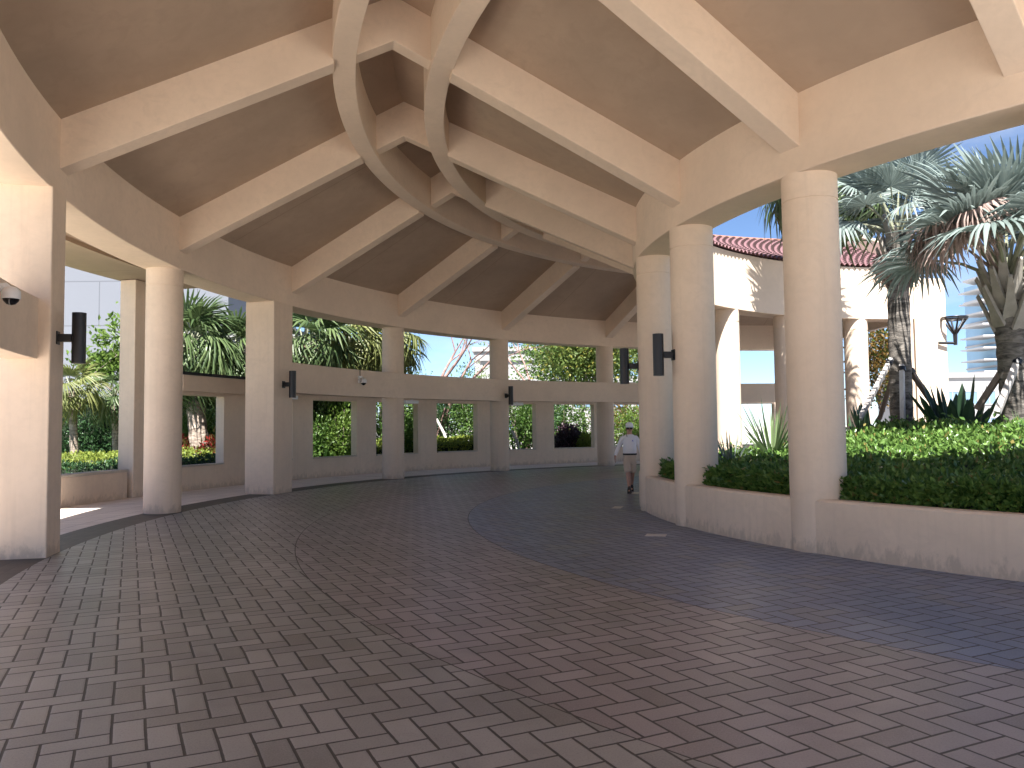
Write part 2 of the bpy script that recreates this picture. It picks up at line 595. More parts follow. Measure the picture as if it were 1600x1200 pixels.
def leaves_obj(name, cen, dirs, L, W, mat, parent=None, fold=.25, seed=0):
    """one mesh of folded rhombic leaves: base, two sides, tip"""
    r = np.random.default_rng(seed)
    N = len(cen)
    dirs = unit(dirs)
    rnd = unit(r.normal(size=(N, 3)))
    side = unit(np.cross(dirs, rnd))
    nor = np.cross(side, dirs)
    L = (L * r.uniform(.65, 1.25, N))[:, None]
    Wd = (W * r.uniform(.75, 1.2, N))[:, None]
    mid = cen + dirs * L * .45
    v = np.empty((N, 4, 3))
    v[:, 0] = cen
    v[:, 1] = mid + side * Wd * .5 + nor * Wd * fold
    v[:, 2] = cen + dirs * L
    v[:, 3] = mid - side * Wd * .5 + nor * Wd * fold
    me = bpy.data.meshes.new(name)
    me.vertices.add(N * 4)
    me.vertices.foreach_set('co', v.reshape(-1))
    idx = np.arange(N)[:, None] * 4
    tri = np.concatenate([idx + np.array([[0, 1, 2]]), idx + np.array([[0, 2, 3]])], axis=1).reshape(-1)
    me.loops.add(N * 6)
    me.loops.foreach_set('vertex_index', tri.astype(np.int32))
    me.polygons.add(N * 2)
    me.polygons.foreach_set('loop_start', (np.arange(N * 2) * 3).astype(np.int32))
    me.polygons.foreach_set('loop_total', np.full(N * 2, 3, dtype=np.int32))
    me.materials.append(mat)
    me.update(calc_edges=True)
    me.validate()
    o = bpy.data.objects.new(name, me)
    COL.objects.link(o)
    if parent:
        o.parent = parent
    return o


def blob_points(r, n, lobes, shell=.55):
    """leaf positions in a set of ellipsoid lobes [(c, rx,ry,rz)], denser near the skin"""
    vols = np.array([b[1] * b[2] + b[1] * b[3] + b[2] * b[3] for b in lobes])
    cnt = r.multinomial(n, vols / vols.sum())
    P, D = [], []
    for (c, rx, ry, rz), m in zip(lobes, cnt):
        d = unit(r.normal(size=(m, 3)))
        rad = shell + (1 - shell) * r.random(m) ** .6
        rad *= 1 + .18 * np.sin(d[:, 0] * 7 + c[0] * 3) * np.sin(d[:, 2] * 6 + c[1]) + .08 * r.normal(size=m)
        P.append(np.array(c) + d * rad[:, None] * np.array([rx, ry, rz]))
        D.append(d)
    return np.concatenate(P), np.concatenate(D)


def shrub(name, label, loc, rx, ry, h, n, L, W, mat, seed, cat='shrub', group=None, lobes=6, stem=True, droop=0.):
    r = np.random.default_rng(seed)
    root = thing(name, label, cat, loc, 0, group)
    lb = []
    for i in range(lobes):
        a = r.uniform(0, 2 * PI)
        q = r.uniform(.2, .6)
        s = r.uniform(.45, .7)
        lb.append(((math.cos(a) * rx * q, math.sin(a) * ry * q, h * r.uniform(.3, .72)), rx * s, ry * s, h * s * .5))
    lb.append(((0, 0, h * .45), rx * .75, ry * .75, h * .45))
    P, D = blob_points(r, n, lb, .35)
    P[:, 2] = np.maximum(P[:, 2], .02)
    D = unit(D + .8 * r.normal(size=D.shape) + np.array([0, 0, .35 - droop]))
    leaves_obj('foliage', P, D, L, W, mat, root, seed=seed)
    if stem:
        mb = MB()
        for i in range(7):
            a = r.uniform(0, 2 * PI)
            e = Vector((math.cos(a) * rx * .5, math.sin(a) * ry * .5, h * .75))
            mb.tube([(0, 0, 0), e * .45 + Vector((0, 0, .1 * h)), e], [.035, .022, .01], 5)
        mb.build('stem', M['bark'], root, smooth=60)
    return root


def tree(name, label, loc, h, crown, nleaf, L, W, leaf, bark, seed, group=None, spread=.55, r0=.11, levels=4, bare=.0, fork=.35, lean=(0, 0), cat='tree', grow=.8):
    """branching trunk + limbs; leaves at the twig ends"""
    r = random.Random(seed)
    root = thing(name, label, cat, loc, 0, group)
    mb = MB()
    tips = []

    def grow_branch(p, d, length, rad, lv):
        n = 4
        pts, rads = [p], [rad]
        q = p.copy()
        dd = d.copy()
        for i in range(n):
            dd = (dd + Vector((r.uniform(-1, 1), r.uniform(-1, 1), r.uniform(-.4, .8))) * .16).normalized()
            q = q + dd * length / n
            pts.append(q.copy())
            rads.append(rad * (1 - .42 * (i + 1) / n))
        mb.tube(pts, rads, 7 if lv < 2 else 5)
        if lv >= levels - 1:
            tips.append((pts[2], dd)); tips.append((pts[3], dd)); tips.append((pts[4], dd))
            if lv >= levels:
                return
        nb = 2 if lv == 0 else r.choice((2, 3, 3))
        for b in range(nb):
            ax = Vector((r.uniform(-1, 1), r.uniform(-1, 1), r.uniform(-.3, .3))).normalized()
            nd = (dd + ax * spread * r.uniform(.8, 1.5)).normalized()
            s = pts[-1] if b < 2 else pts[-2]
            grow_branch(s.copy(), nd, length * r.uniform(.62, .88), rads[-1] * r.uniform(.62, .85), lv + 1)

    grow_branch(Vector((0, 0, 0)), Vector((lean[0], lean[1], 1)).normalized(), h * fork, r0, 0)
    mb.build('trunk', bark, root, smooth=70)
    if nleaf:
        rr = np.random.default_rng(seed)
        T = np.array([t[0] for t in tips]); TD = np.array([t[1] for t in tips])
        keep = rr.random(len(T)) > bare
        T, TD = T[keep], TD[keep]
        ix = rr.integers(0, len(T), nleaf)
        P = T[ix] + rr.normal(size=(nleaf, 3)) * crown
        D = unit(TD[ix] * .4 + rr.normal(size=(nleaf, 3)))
        leaves_obj('crown', P, D, L, W, leaf, root, seed=seed)
    return root


def fan_leaf(mb, Mx, R, nseg, spread, droop, r, mi=0, join=.45, tipdroop=.12, pleat=.25, wfac=1.0):
    da = spread / nseg
    hub = Mx @ Vector((0, 0, 0))
    for i in range(nseg):
        a = -spread / 2 + da * (i + .5)
        lenf = R * (.72 + .28 * math.cos(a * .62)) * r.uniform(.92, 1.05)
        wj = 2 * join * lenf * math.tan(da / 2) * wfac
        ts = (join, .74, 1.0)
        ws = (wj, wj * .85, .006)
        td = tipdroop * r.uniform(.3, 1.7)
        rows = []
        sa, ca = math.sin(a), math.cos(a)
        tw = r.uniform(-.25, .25)
        for t, w in zip(ts, ws):
            rad = lenf * t
            z = -droop * lenf * t * t - td * lenf * max(0, t - join) ** 1.5 * 2.2 + .10 * abs(sa) * rad
            rad *= 1 - .25 * td * max(0, t - join)
            cx, cy = sa * rad, ca * rad
            lx, ly = ca, -sa
            pz = pleat * w
            rows.append([Mx @ Vector((cx - lx * w / 2, cy - ly * w / 2, z - tw * w)), Mx @ Vector((cx, cy, z + pz)), Mx @ Vector((cx + lx * w / 2, cy + ly * w / 2, z + tw * w))])
        vs = [hub] + rows[0] + rows[1] + rows[2]
        mb.add(vs, [(0, 1, 2), (0, 2, 3), (1, 4, 5, 2), (2, 5, 6, 3), (4, 7, 8, 5), (5, 8, 9, 6)], mi)


def palm(name, label, base, top, r0, r1, nleaf, R, leafm, trunkm, seed, nseg=22, spread=3.6, lp=1.0, el0=78, el1=-35, droop=.12, tipdroop=.18,
         group=None, dead=0, boots=0, join=.45, bulge=1.0, deadR=None, curve=(0, 0), wfac=1.0, dead_az=None, dead_el=(-80, -45), dead_lp=.65):
    r = random.Random(seed)
    root = thing(name, label, 'palm tree', base, 0, group)
    T = Vector(top) - Vector(base)
    mb = MB()
    n = 22
    pts, rads = [], []
    for i in range(n + 1):
        t = i / n
        w = math.sin(t * PI)
        pts.append(Vector((T.x * t + curve[0] * w, T.y * t + curve[1] * w, T.z * t)))
        rr_ = r0 + (r1 - r0) * t
        rr_ *= 1 + (.05 if i % 2 else -.02) + (.35 * max(0, .12 - t) / .12)
        rads.append(rr_)
    mb.tube(pts, rads, 16)
    mb.build('trunk', trunkm, root, smooth=50)
    if boots:
        mb = MB()
        for i in range(boots):
            a = i * 2.4
            z = T.z - .05 - .9 * (1 - i / boots) * min(1, T.z / 3)
            c = Vector((T.x, T.y, 0)) * (z / T.z)
            o = Vector((math.cos(a), math.sin(a), 0))
            s = Vector((-o.y, o.x, 0))
            p0 = c + o * r1 * .8 + Vector((0, 0, z - .15))
            p1 = c + o * (r1 * 1.35) + Vector((0, 0, z + .22))
            p2 = c + o * (r1 * 1.95) + Vector((0, 0, z + .62))
            w0, w1, w2 = r1 * .55, r1 * .30, r1 * .14
            vs = [p0 - s * w0, p0 + s * w0, p1 - s * w1, p1 + s * w1, p2 - s * w2, p2 + s * w2]
            vs += [q + o * .04 + Vector((0, 0, -.06)) for q in vs]
            mb.add(vs, [(0, 1, 3, 2), (2, 3, 5, 4), (6, 8, 9, 7), (8, 10, 11, 9), (0, 2, 8, 6), (2, 4, 10, 8), (1, 7, 9, 3), (3, 9, 11, 5), (4, 5, 11, 10)])
        mb.build('leaf_base', M['boot'], root)
    mb = MB()

    def one(a, el, R_, lp_, dr, td, mi, tw=0., roll=0.):
        d = Vector((math.cos(a) * math.cos(el), math.sin(a) * math.cos(el), math.sin(el)))
        p0 = T + Vector((0, 0, -.1))
        p1 = T + d * lp_ * .55
        d2 = (d + Vector((0, 0, -.28 * (1 - abs(math.sin(el)))))).normalized()
        p2 = p1 + d2 * lp_ * .45
        mb.tube([p0, p1, p2], [.035 * R_ / 1.3 + .01, .024 * R_ / 1.3 + .006, .016], 5, 1)
        side = d2.cross(Vector((0, 0, 1)))
        side = side.normalized() if side.length > 1e-3 else Vector((1, 0, 0))
        nor = side.cross(d2).normalized()
        m3 = Matrix((side, d2, nor)).transposed()
        m3 = m3 @ Matrix.Rotation(roll, 3, 'Y') @ Matrix.Rotation(tw, 3, 'X')
        Mx = Matrix.Translation(p2) @ m3.to_4x4()
        fan_leaf(mb, Mx, R_, nseg, spread, dr, r, mi, join, td, wfac=wfac)

    for i in range(nleaf):
        t = (i + .5) / nleaf
        el = math.radians(el0 + (el1 - el0) * t ** .85 + r.uniform(-9, 9))
        one(i * 2.39996 + r.uniform(-.25, .25), el, R * r.uniform(.85, 1.08), lp * r.uniform(.8, 1.15), droop * (.5 + t), tipdroop * (.4 + 1.3 * t), 0, r.uniform(-.35, .2) - .25 * t, r.uniform(-.5, .5))
    mb.build('crown', [leafm, M['petiole']], root, fix=False)
    if dead:
        mb = MB()
        for i in range(dead):
            a = i * 2.39996 + 1.0 + r.uniform(-.4, .4)
            if dead_az is not None:
                a = dead_az + r.uniform(-.55, .55)
            el = math.radians(r.uniform(*dead_el))
            one(a, el, (deadR or R) * r.uniform(.75, 1.0), lp * dead_lp * r.uniform(.8, 1.1), .25, .5, 0, -.2 if dead_az is None else -1.1, r.uniform(-.6, .6))
        mb.build('dead_fronds', [M['dead'], M['dead']], root, fix=False)
    return root


def spikes(name, label, loc, n, L, W, mat, seed, el=(15, 88), cat='plant', droop=.25, group=None, paddle=False):
    r = random.Random(seed)
    root = thing(name, label, cat, loc, 0, group)
    mb = MB()
    for i in range(n):
        a = i * 2.39996 + r.uniform(-.3, .3)
        e = math.radians(r.uniform(*el))
        l = L * r.uniform(.65, 1.08)
        d = Vector((math.cos(a) * math.cos(e), math.sin(a) * math.cos(e), math.sin(e)))
        s = Vector((-math.sin(a), math.cos(a), 0))
        s = (s + Vector((0, 0, r.uniform(-.5, .5)))).normalized()
        nrm = s.cross(d)
        o = Vector((math.cos(a), math.sin(a), 0)) * r.uniform(.02, .12) * L
        ts = (0, .3, .62, .85, 1) if paddle else (0, .25, .6, .85, 1)
        ws = (.12, .14, 1, .75, .03) if paddle else (.7, 1, .85, .5, .03)
        rows = []
        dr = droop * r.uniform(.2, 1.4) * math.cos(e)
        for t, w in zip(ts, ws):
            c = o + d * l * t - Vector((0, 0, 1)) * dr * l * t * t
            rows.append((c - s * W * w / 2, c + nrm * W * w * .18, c + s * W * w / 2))
        vs = [p for q in rows for p in q]
        fs = []
        for j in range(4):
            b = j * 3
            fs += [(b, b + 1, b + 4, b + 3), (b + 1, b + 2, b + 5, b + 4)]
        mb.add(vs, fs)
    mb.build('leaves', mat, root, fix=False)
    return root


# ================================================================== THE PAVILION
C0 = (CX, CY, 0)
KA, KB = -3.4, 6.66


def ceil_z(R):
    return ZC + SL * (min(R, 2 * RM - R) - 12.11)


pav = thing('pavilion', 'beige stucco ring-shaped pavilion with round columns, deep rafters and brown ceiling around the planted court', 'pavilion', C0)
R1, R2 = RM + .829, RM - .829
HB = 8.056

mb = MB().arc([(12.0, 6.645), (RM, ceil_z(RM)), (22.6, 6.645), (22.6, 7.05), (RM, 9.5), (12.0, 7.05)], KA, KB, 130)
mb.build('ceiling', M['ceil'], pav, smooth=20)
mb = MB().arc([(11.33, ZF), (12.11, ZF), (12.11, 7.34), (11.33, 7.385)], KA, 6.74, 150)
mb.build('inner_fascia', M['paint'], pav, smooth=20, bevel=.015)
mb = MB().arc([(22.46, ZF), (23.28, ZF), (23.28, 7.25), (22.46, 7.25)], KA, KB, 150)
mb.build('outer_fascia', M['paint'], pav, smooth=20, bevel=.015)
for Rr in (R1, R2):
    mb = MB().arc([(Rr - .2, HB - .012), (Rr + .2, HB - .012), (Rr + .2, ceil_z(Rr + .2) + .1), (Rr - .2, ceil_z(Rr - .2) + .1)], KA, KB, 150)
    mb.build('ring_beam', M['paint'], pav, smooth=20, bevel=.012)


def rafter(k, outer=True):
    pts = []
    for R in ((R1 + .17, 22.49) if outer else (12.08, R2 - .17)):
        dist = abs(R - RM) - .829
        pts.append((R, HB - SL * dist))
    (Ra, za), (Rb, zb) = pts
    prof = [(Ra, za), (Rb, zb), (Rb, ceil_z(Rb) + .06), (Ra, ceil_z(Ra) + .06)]
    return MB().rprism(prof, k, .38)


for k in range(-3, 7):
    rafter(k, True).build('rafter', M['paint'], pav, bevel=.012)
    rafter(k, False).build('rafter', M['paint'], pav, bevel=.012)
    zr = HB + SL * .829
    mb = MB().rprism([(R2 + .17, HB + SL * .17), (RM, zr), (R1 - .17, HB + SL * .17), (R1 - .17, ceil_z(R1) + .1), (RM, ceil_z(RM) + .06), (R2 + .17, ceil_z(R2) + .1)], k, .34)
    mb.build('ridge_brace', M['paint'], pav, bevel=.012)


def column_mb(rad, zt=ZF, foot=True):
    p = [(rad * 1.0, -.02), (rad, .012), (rad, zt - .40), (rad - .012, zt - .395), (rad - .012, zt - .375), (rad, zt - .37), (rad, zt + .02)]
    return MB().lathe(p, 48)


col_mesh = None


def place_column(k, R, rad=.40):
    global col_mesh
    if col_mesh is None:
        o = column_mb(rad).build('column', M['paint_wall'], pav, smooth=35)
        col_mesh = o.data
    else:
        o = bpy.data.objects.new('column', col_mesh)
        COL.objects.link(o)
        o.parent = pav
    o.location = pol(k, R)
    o.rotation_euler = (0, 0, k * 1.7)


for k in (-3, -2.13, -1, .07, .93, 2, 3, 4, 5, 6):
    place_column(k, RI)
for k in (-3, -1, 1, 3, 4, 5, 6):
    place_column(k, RO)


def pillar(k0, k1, Ra, Rb):
    mb = MB()
    kc, w = (k0 + k1) / 2, (k1 - k0) * DT * Ra
    mb.rprism([(Ra, -.02), (Rb, -.02), (Rb, ZF + .02), (Ra, ZF + .02)], kc, w)
    mb.build('square_pillar', M['paint_wall'], pav, bevel=.02)


pillar(-.10, .01, 22.43, 23.16)
pillar(1.80, 1.97, 22.42, 23.36)
pillar(-2.1, -1.98, 22.43, 23.2)


def midbeam(k0, k1, Ra, Rb, z0=2.93, z1=3.84, n=40):
    MB().arc([(Ra, z0), (Rb, z0), (Rb, z1), (Ra, z1)], k0, k1, n).build('middle_beam', M['paint'], pav, smooth=20, bevel=.012)


midbeam(1.96, KB, 22.455, 23.0, n=60)
midbeam(-1.0, -.09, 22.60, 23.05)
midbeam(-3.0, -1.0, 22.60, 23.05)

# tiled slope towards the court
mb = MB()
TW, TL = .275, .36
cols_n = int((KB - KA) * DT * 14 / TW)
prof = [(0, .0), (.18, .055), (.40, .075), (.62, .055), (.80, .0), (.90, -.012)]
rows_n = 17
vs, fs, fs2 = [], [], []
kk = [KA + (KB - KA) * (c + p[0]) / cols_n for c in range(cols_n) for p in prof] + [KB]
hh = [p[1] for c in range(cols_n) for p in prof] + [0]
nk = len(kk)
for r_ in range(rows_n):
    Ra = 11.22 + r_ * TL
    Rb = Ra + TL * 1.0
    for R, lift in ((Ra, .085), (Rb, .0)):
        z = 7.33 + .385 * (R - 11.22)
        vs += [pol(k, R, z + h + lift) for k, h in zip(kk, hh)]
    b = r_ * 2 * nk
    for i in range(nk - 1):
        fs.append((b + i, b + i + 1, b + nk + i + 1, b + nk + i))
        if r_:
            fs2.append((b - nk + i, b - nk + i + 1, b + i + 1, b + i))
mb.add(vs, fs)
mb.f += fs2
mb.mi += [1] * len(fs2)  # row fronts coloured dark as painted shadow lines under the tile edges
mb.build('tile_roof', [M['tile'], M['row_shade']], pav, fix=False, smooth=60)
mb = MB().arc([(RM, 9.66), (25.3, 6.80), (25.3, 6.70), (RM, 9.52)], KA, KB, 110)  # unseen eave carried out wide to keep sun off garden wall and paving
mb.build('unseen_outer_roof', M['tile'], pav, smooth=20)
mb = MB().arc([(RM - .14, 9.62), (RM - .05, 9.80), (RM + .05, 9.80), (RM + .14, 9.62)], KA, KB - .03, 130)
mb.build('ridge_cap', M['clay_rough'], pav, smooth=20)
# gable parapet and the tall end pier
mb = MB().rprism([(11.30, 7.25), (12.2, 7.30), (RM, 9.40), (RM, 10.12), (16.9, 10.12), (11.30, 7.95)], KB + .05, .32)
mb.build('gable_parapet', M['paint'], pav, bevel=.015)
mb = MB().rprism([(11.3, ZF), (23.2, ZF), (23.2, 7.3), (RM, 9.45), (11.3, 7.25)], KB + .055, .25)
mb.build('gable_wall', M['paint'], pav, bevel=.01)
mb = MB().rprism([(11.25, -.02), (12.5, -.02), (12.5, 6.98), (11.25, 6.98)], 6.855, 1.12)
mb.build('end_pier', M['paint_wall'], pav, bevel=.02)
mb = MB()
q = wpol(6.62, 11.26) - Vector(C0)
mb.tube([(q.x, q.y, 1.0), (q.x, q.y, 7.1)], [.05, .05], 10)
mb.build('downpipe', M['paint_wall'], pav, smooth=60)
# flat canopy over the walkway
mb = MB().arc([(23.27, 6.12), (26.6, 6.12), (26.6, 6.5), (23.27, 6.5)], .56, 1.86, 20)
mb.arc([(24.6, 6.02), (24.78, 6.02), (24.78, 6.125), (24.6, 6.125)], .57, 1.85, 20)
mb.build('walkway_canopy', M['ceil'], pav, smooth=20)

# ================================================================== OUTER GARDEN WALL
gw = thing('garden_wall', 'beige stucco garden wall pierced by a row of square unglazed windows behind the walkway', 'wall', C0)
WR0, WR1 = 26.0, 26.34
wins = [(1.85 + .5016 * i, 1.85 + .5016 * i + .345) for i in range(10)]
kb = [1.60]
for a, b in wins:
    kb += [a, b]
kb.append(6.95)
zb = [-.02, .72, 2.93, 3.30]
cells = {}
ks = []
solid_col = []
for i in range(len(kb) - 1):
    nsub = max(1, int((kb[i + 1] - kb[i]) / .06))
    for s in range(nsub):
        ks.append(kb[i] + (kb[i + 1] - kb[i]) * s / nsub)
        solid_col.append(i % 2 == 0)
ks.append(kb[-1])
nI, nJ = len(solid_col), 3


def solid(i, j):
    return 0 <= i < nI and 0 <= j < nJ and (j != 1 or solid_col[i])


mb = MB()
vid = {}


def V(i, j, s):
    if (i, j, s) not in vid:
        vid[(i, j, s)] = len(mb.v)
        mb.v.append(pol(ks[i], WR1 if s else WR0, zb[j]))
    return vid[(i, j, s)]


for i in range(nI):
    for j in range(nJ):
        if not solid(i, j):
            continue
        for s in (0, 1):
            mb.f.append((V(i, j, s), V(i + 1, j, s), V(i + 1, j + 1, s), V(i, j + 1, s)))
        for di, a, b in ((-1, i, i), (1, i + 1, i + 1)):
            if not solid(i + di, j):
                mb.f.append((V(a, j, 0), V(a, j, 1), V(a, j + 1, 1), V(a, j + 1, 0)))
        for dj, b in ((-1, j), (1, j + 1)):
            if not solid(i, j + dj):
                mb.f.append((V(i, b, 0), V(i + 1, b, 0), V(i + 1, b, 1), V(i, b, 1)))
mb.mi = [0] * len(mb.f)
mb.build('wall_panel', M['paint_wall'], gw, smooth=25, bevel=.012)
for a, b in wins:
    MB().arc([(WR0 - .05, .722), (WR1 + .05, .722), (WR1 + .05, .765), (WR0 - .05, .765)], a + .004, b - .004, 6).build('window_sill', M['trim'], gw, smooth=20, bevel=.006)
MB().rprism([(WR0 - .06, -.02), (WR1 + .1, -.02), (WR1 + .1, 6.1), (WR0 - .06, 6.1)], 1.70, 1.55).build('pier', M['paint_wall'], gw, bevel=.02)
MB().arc([(25.62, 3.03), (25.97, 3.03), (25.97, 3.52), (25.62, 3.52)], 1.84, 2.75, 14).build('lintel_beam', M['paint'], gw, smooth=20, bevel=.012)
MB().arc([(25.60, 3.523), (25.99, 3.523), (25.99, 3.61), (25.60, 3.61)], 1.84, 2.75, 14).build('cap_rail', M['black'], gw, smooth=20)

lw = thing('low_garden_wall', 'low stucco planter wall with pale stone cap under the tall open bay at left', 'wall', C0)
MB().arc([(WR0, -.02), (WR1, -.02), (WR1, .72), (WR0, .72)], -.2, 1.56, 40).build('wall_panel', M['paint_wall'], lw, smooth=20, bevel=.01)
MB().arc([(WR0 - .04, .722), (WR1 + .04, .722), (WR1 + .04, .79), (WR0 - .04, .79)], -.2, 1.56, 40).build('stone_cap', M['trim'], lw, smooth=20, bevel=.01)

# ================================================================== PLANTER WALL ROUND THE COURT
pw = thing('planter_wall', 'low curved stucco planter wall between the court columns on the right', 'wall', C0)
MB().arc([(11.80, -.02), (12.06, -.02), (12.06, .735), (12.03, .765), (11.80, .765)], -5.3, 6.6, 150).build('planter_panel', M['paint_wall'], pw, smooth=25, bevel=.012)

# ================================================================== GROUND
g = MB()
g.add([(-400, -300, -.06), (500, -300, -.06), (500, 600, -.06), (-400, 600, -.06)], [(0, 1, 2, 3)])
struct(g.build('ground', M['ground']))


def sheet(name, Ra, Rb, z, k0, k1, n, mat):
    m = MB()
    for s in range(n + 1):
        k = k0 + (k1 - k0) * s / n
        m.v += [pol(k, Ra, z), pol(k, Rb, z)]
    for s in range(n):
        a = s * 2
        m.f.append((a, a + 2, a + 3, a + 1))
    m.mi = [0] * n
    return struct(m.build(name, mat, None, loc=C0))


sheet('driveway', 11.9, 22.42, 0, -3.6, 9, 220, M['paver'])
sheet('driveway_border', 22.42, 23.2, 0, -3.6, 9, 220, M['border'])
sheet('walkway', 23.2, 26.1, 0, -3.6, 9, 220, M['walk'])
sheet('bounce_ground', 11.9, 60, -.02, -9, .0, 120, M['bounce_ground'])  # unseen pale ground added to bounce sunlight up to beams and ceiling
# outer planting bed and court soil
sheet('planting_bed', 26.2, 46, .10, .0, 8, 120, M['lawn'])


def court_z(R):
    return .55 + .75 * (1 - min(R, 11.8) / 11.8) ** .8


m = MB()
NS = 96
Rs = [11.82, 10.5, 9, 7.5, 6, 4, 2, .05]
for R in Rs:
    for s in range(NS):
        a = 2 * PI * s / NS
        m.v.append((R * math.cos(a), R * math.sin(a), court_z(R) + (.05 * math.sin(3 * a + R) if R < 11 else 0)))
for i in range(len(Rs) - 1):
    for s in range(NS):
        e = (s + 1) % NS
        m.f.append((i * NS + s, i * NS + e, (i + 1) * NS + e, (i + 1) * NS + s))
m.mi = [0] * len(m.f)
struct(m.build('court_soil', M['soil'], None, smooth=60, loc=C0))

# ================================================================== COURT PLANTING
# broad clipped hedge that fills the court behind the planter wall
def hedge_top(R, k):
    s = np.clip((11.35 - R) / 5.0, 0, 1)
    return 1.00 + .78 * s ** 1.6 + .05 * np.sin(R * 3.1 + k * 5) + .04 * np.sin(k * 13 + R)


hr = thing('hedge', 'broad glossy green hedge filling the court behind the curved planter wall', 'hedge', C0)
n = 64000
r = np.random.default_rng(5)
k = r.uniform(-3.0, 2.05, n)
R = np.sqrt(r.uniform(5.4 ** 2, 11.66 ** 2, n))
k[:22000] = r.uniform(-2.6, 1.9, 22000)
R[:22000] = r.uniform(10.2, 11.72, 22000)
top = hedge_top(R, k)
edge = np.clip((11.78 - R) / .5, 0, 1) ** .5
top = .78 + (top - .78) * (.12 + .88 * edge)
depth = np.where(r.random(n) < .75, r.random(n) * .12, r.random(n) * .38)
z = top - depth
z = np.where(r.random(n) < .05, top + r.random(n) ** 2 * .16, z)
fr = r.random(n) < .14
R = np.where(fr, 11.72 - .12 * r.random(n), R)
z = np.where(fr, .72 + r.random(n) * .34, z)
t = T0 + k * DT
P = np.stack([-R * np.cos(t), R * np.sin(t), z], 1)
D = r.normal(size=(n, 3)) * .75 + np.array([0, 0, .75]) + np.stack([-np.cos(t), np.sin(t), 0 * t], 1) * np.clip(R - 10.8, 0, 1)[:, None] * 1.4
leaves_obj('foliage', P, D, .115, .060, M['hedge'], hr, seed=5)
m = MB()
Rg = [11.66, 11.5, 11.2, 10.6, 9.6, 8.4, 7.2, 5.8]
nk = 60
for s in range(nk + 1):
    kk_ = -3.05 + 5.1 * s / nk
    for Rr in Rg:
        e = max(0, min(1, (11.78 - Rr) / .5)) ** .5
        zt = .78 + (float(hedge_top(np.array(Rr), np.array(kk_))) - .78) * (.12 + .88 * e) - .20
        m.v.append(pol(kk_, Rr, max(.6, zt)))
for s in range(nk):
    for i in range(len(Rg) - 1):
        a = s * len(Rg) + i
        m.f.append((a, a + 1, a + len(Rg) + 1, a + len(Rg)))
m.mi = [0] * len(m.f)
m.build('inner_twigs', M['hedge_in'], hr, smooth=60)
def court_base(u, y, v=650):
    p = at(u, v, y)
    R = math.hypot(p.x - CX, p.y - CY)
    return Vector((p.x, p.y, court_z(R) - .03))


# silver fan palms
b = court_base(1408, 19.6)
tp = at(1401, 365, 19.6)
palm('silver_palm', 'silver fan palm with slim ringed grey trunk and brown skirt, braced by timber stakes', b, tp, .26, .235, 19, 1.15, M['silver'], M['trunk_grey'], 3,
     nseg=36, spread=4.3, lp=1.35, el0=80, el1=18, droop=.08, tipdroop=.24, dead=9, group=None, join=.52, boots=14, deadR=.75)
b = court_base(1592, 15.6)
tp = at(1573, 432, 15.6)
palm('silver_palm', 'large silver fan palm at the right edge with stout trunk of crossed pale leaf bases', b, tp, .27, .27, 24, 1.38, M['silver'], M['trunk_grey'], 8,
     nseg=40, spread=4.5, lp=1.55, el0=84, el1=28, droop=.05, tipdroop=.22, boots=22, join=.54, dead=9, dead_az=PI + .15, dead_el=(28, 55), dead_lp=1.0, deadR=1.15)
b = court_base(1284, 24.2)
tp = at(1300, 268, 24.2)
palm('fan_palm', 'tall green fan palm whose trunk is hidden behind the nearest round column', b, tp, .24, .20, 32, 1.35, M['sabal'], M['trunk_grey'], 14,
     nseg=28, spread=4.2, lp=1.45, el0=70, el1=-62, droop=.28, tipdroop=.55, boots=10, dead=5)
def stake(a, b, rad, mat, label):
    root = thing('timber_stake', label, 'stake', a, 0, 'timber stakes bracing the court palms')
    d = Vector(b) - Vector(a)
    m = MB()
    x = d.normalized()
    s = x.orthogonal().normalized()
    q = x.cross(s)
    vs = []
    for p in (Vector((0, 0, 0)), d):
        vs += [p + s * rad + q * rad, p - s * rad + q * rad, p - s * rad - q * rad, p + s * rad - q * rad]
    m.add(vs, [(0, 1, 2, 3), (7, 6, 5, 4), (0, 4, 5, 1), (1, 5, 6, 2), (2, 6, 7, 3), (3, 7, 4, 0)])
    m.build('pole', mat, root, bevel=.008)
    m = MB()
    c = d * .93
    m.tube([c - x * .05, c + x * .05], [rad * 1.7, rad * 1.7], 10)
    m.build('strap', M['black'], root)
    return root


def foot(u, v, y):
    return at(u, v, y)


stake(at(1343, 655, 18.9), at(1393, 560, 19.4), .05, M['timber_w'], 'long pale grey timber stake leaning left of the slim silver palm')
stake(at(1374, 655, 20.6), at(1396, 585, 19.9), .05, M['timber'], 'short dark timber stake behind the slim silver palm')
stake(at(1470, 650, 19.8), at(1420, 575, 19.6), .055, M['timber'], 'brown timber stake leaning right of the slim silver palm')
stake(at(1411, 668, 18.6), at(1409, 570, 19.2), .05, M['timber_w'], 'upright whitish timber stake in front of the slim silver palm')
stake(at(1526, 640, 15.9), at(1582, 555, 15.6), .055, M['timber'], 'dark brown timber stake leaning on the palm at the right edge')
stake(at(1558, 645, 15.2), at(1592, 560, 15.4), .055, M['timber_w'], 'pale timber stake leaning on the palm at the right edge')

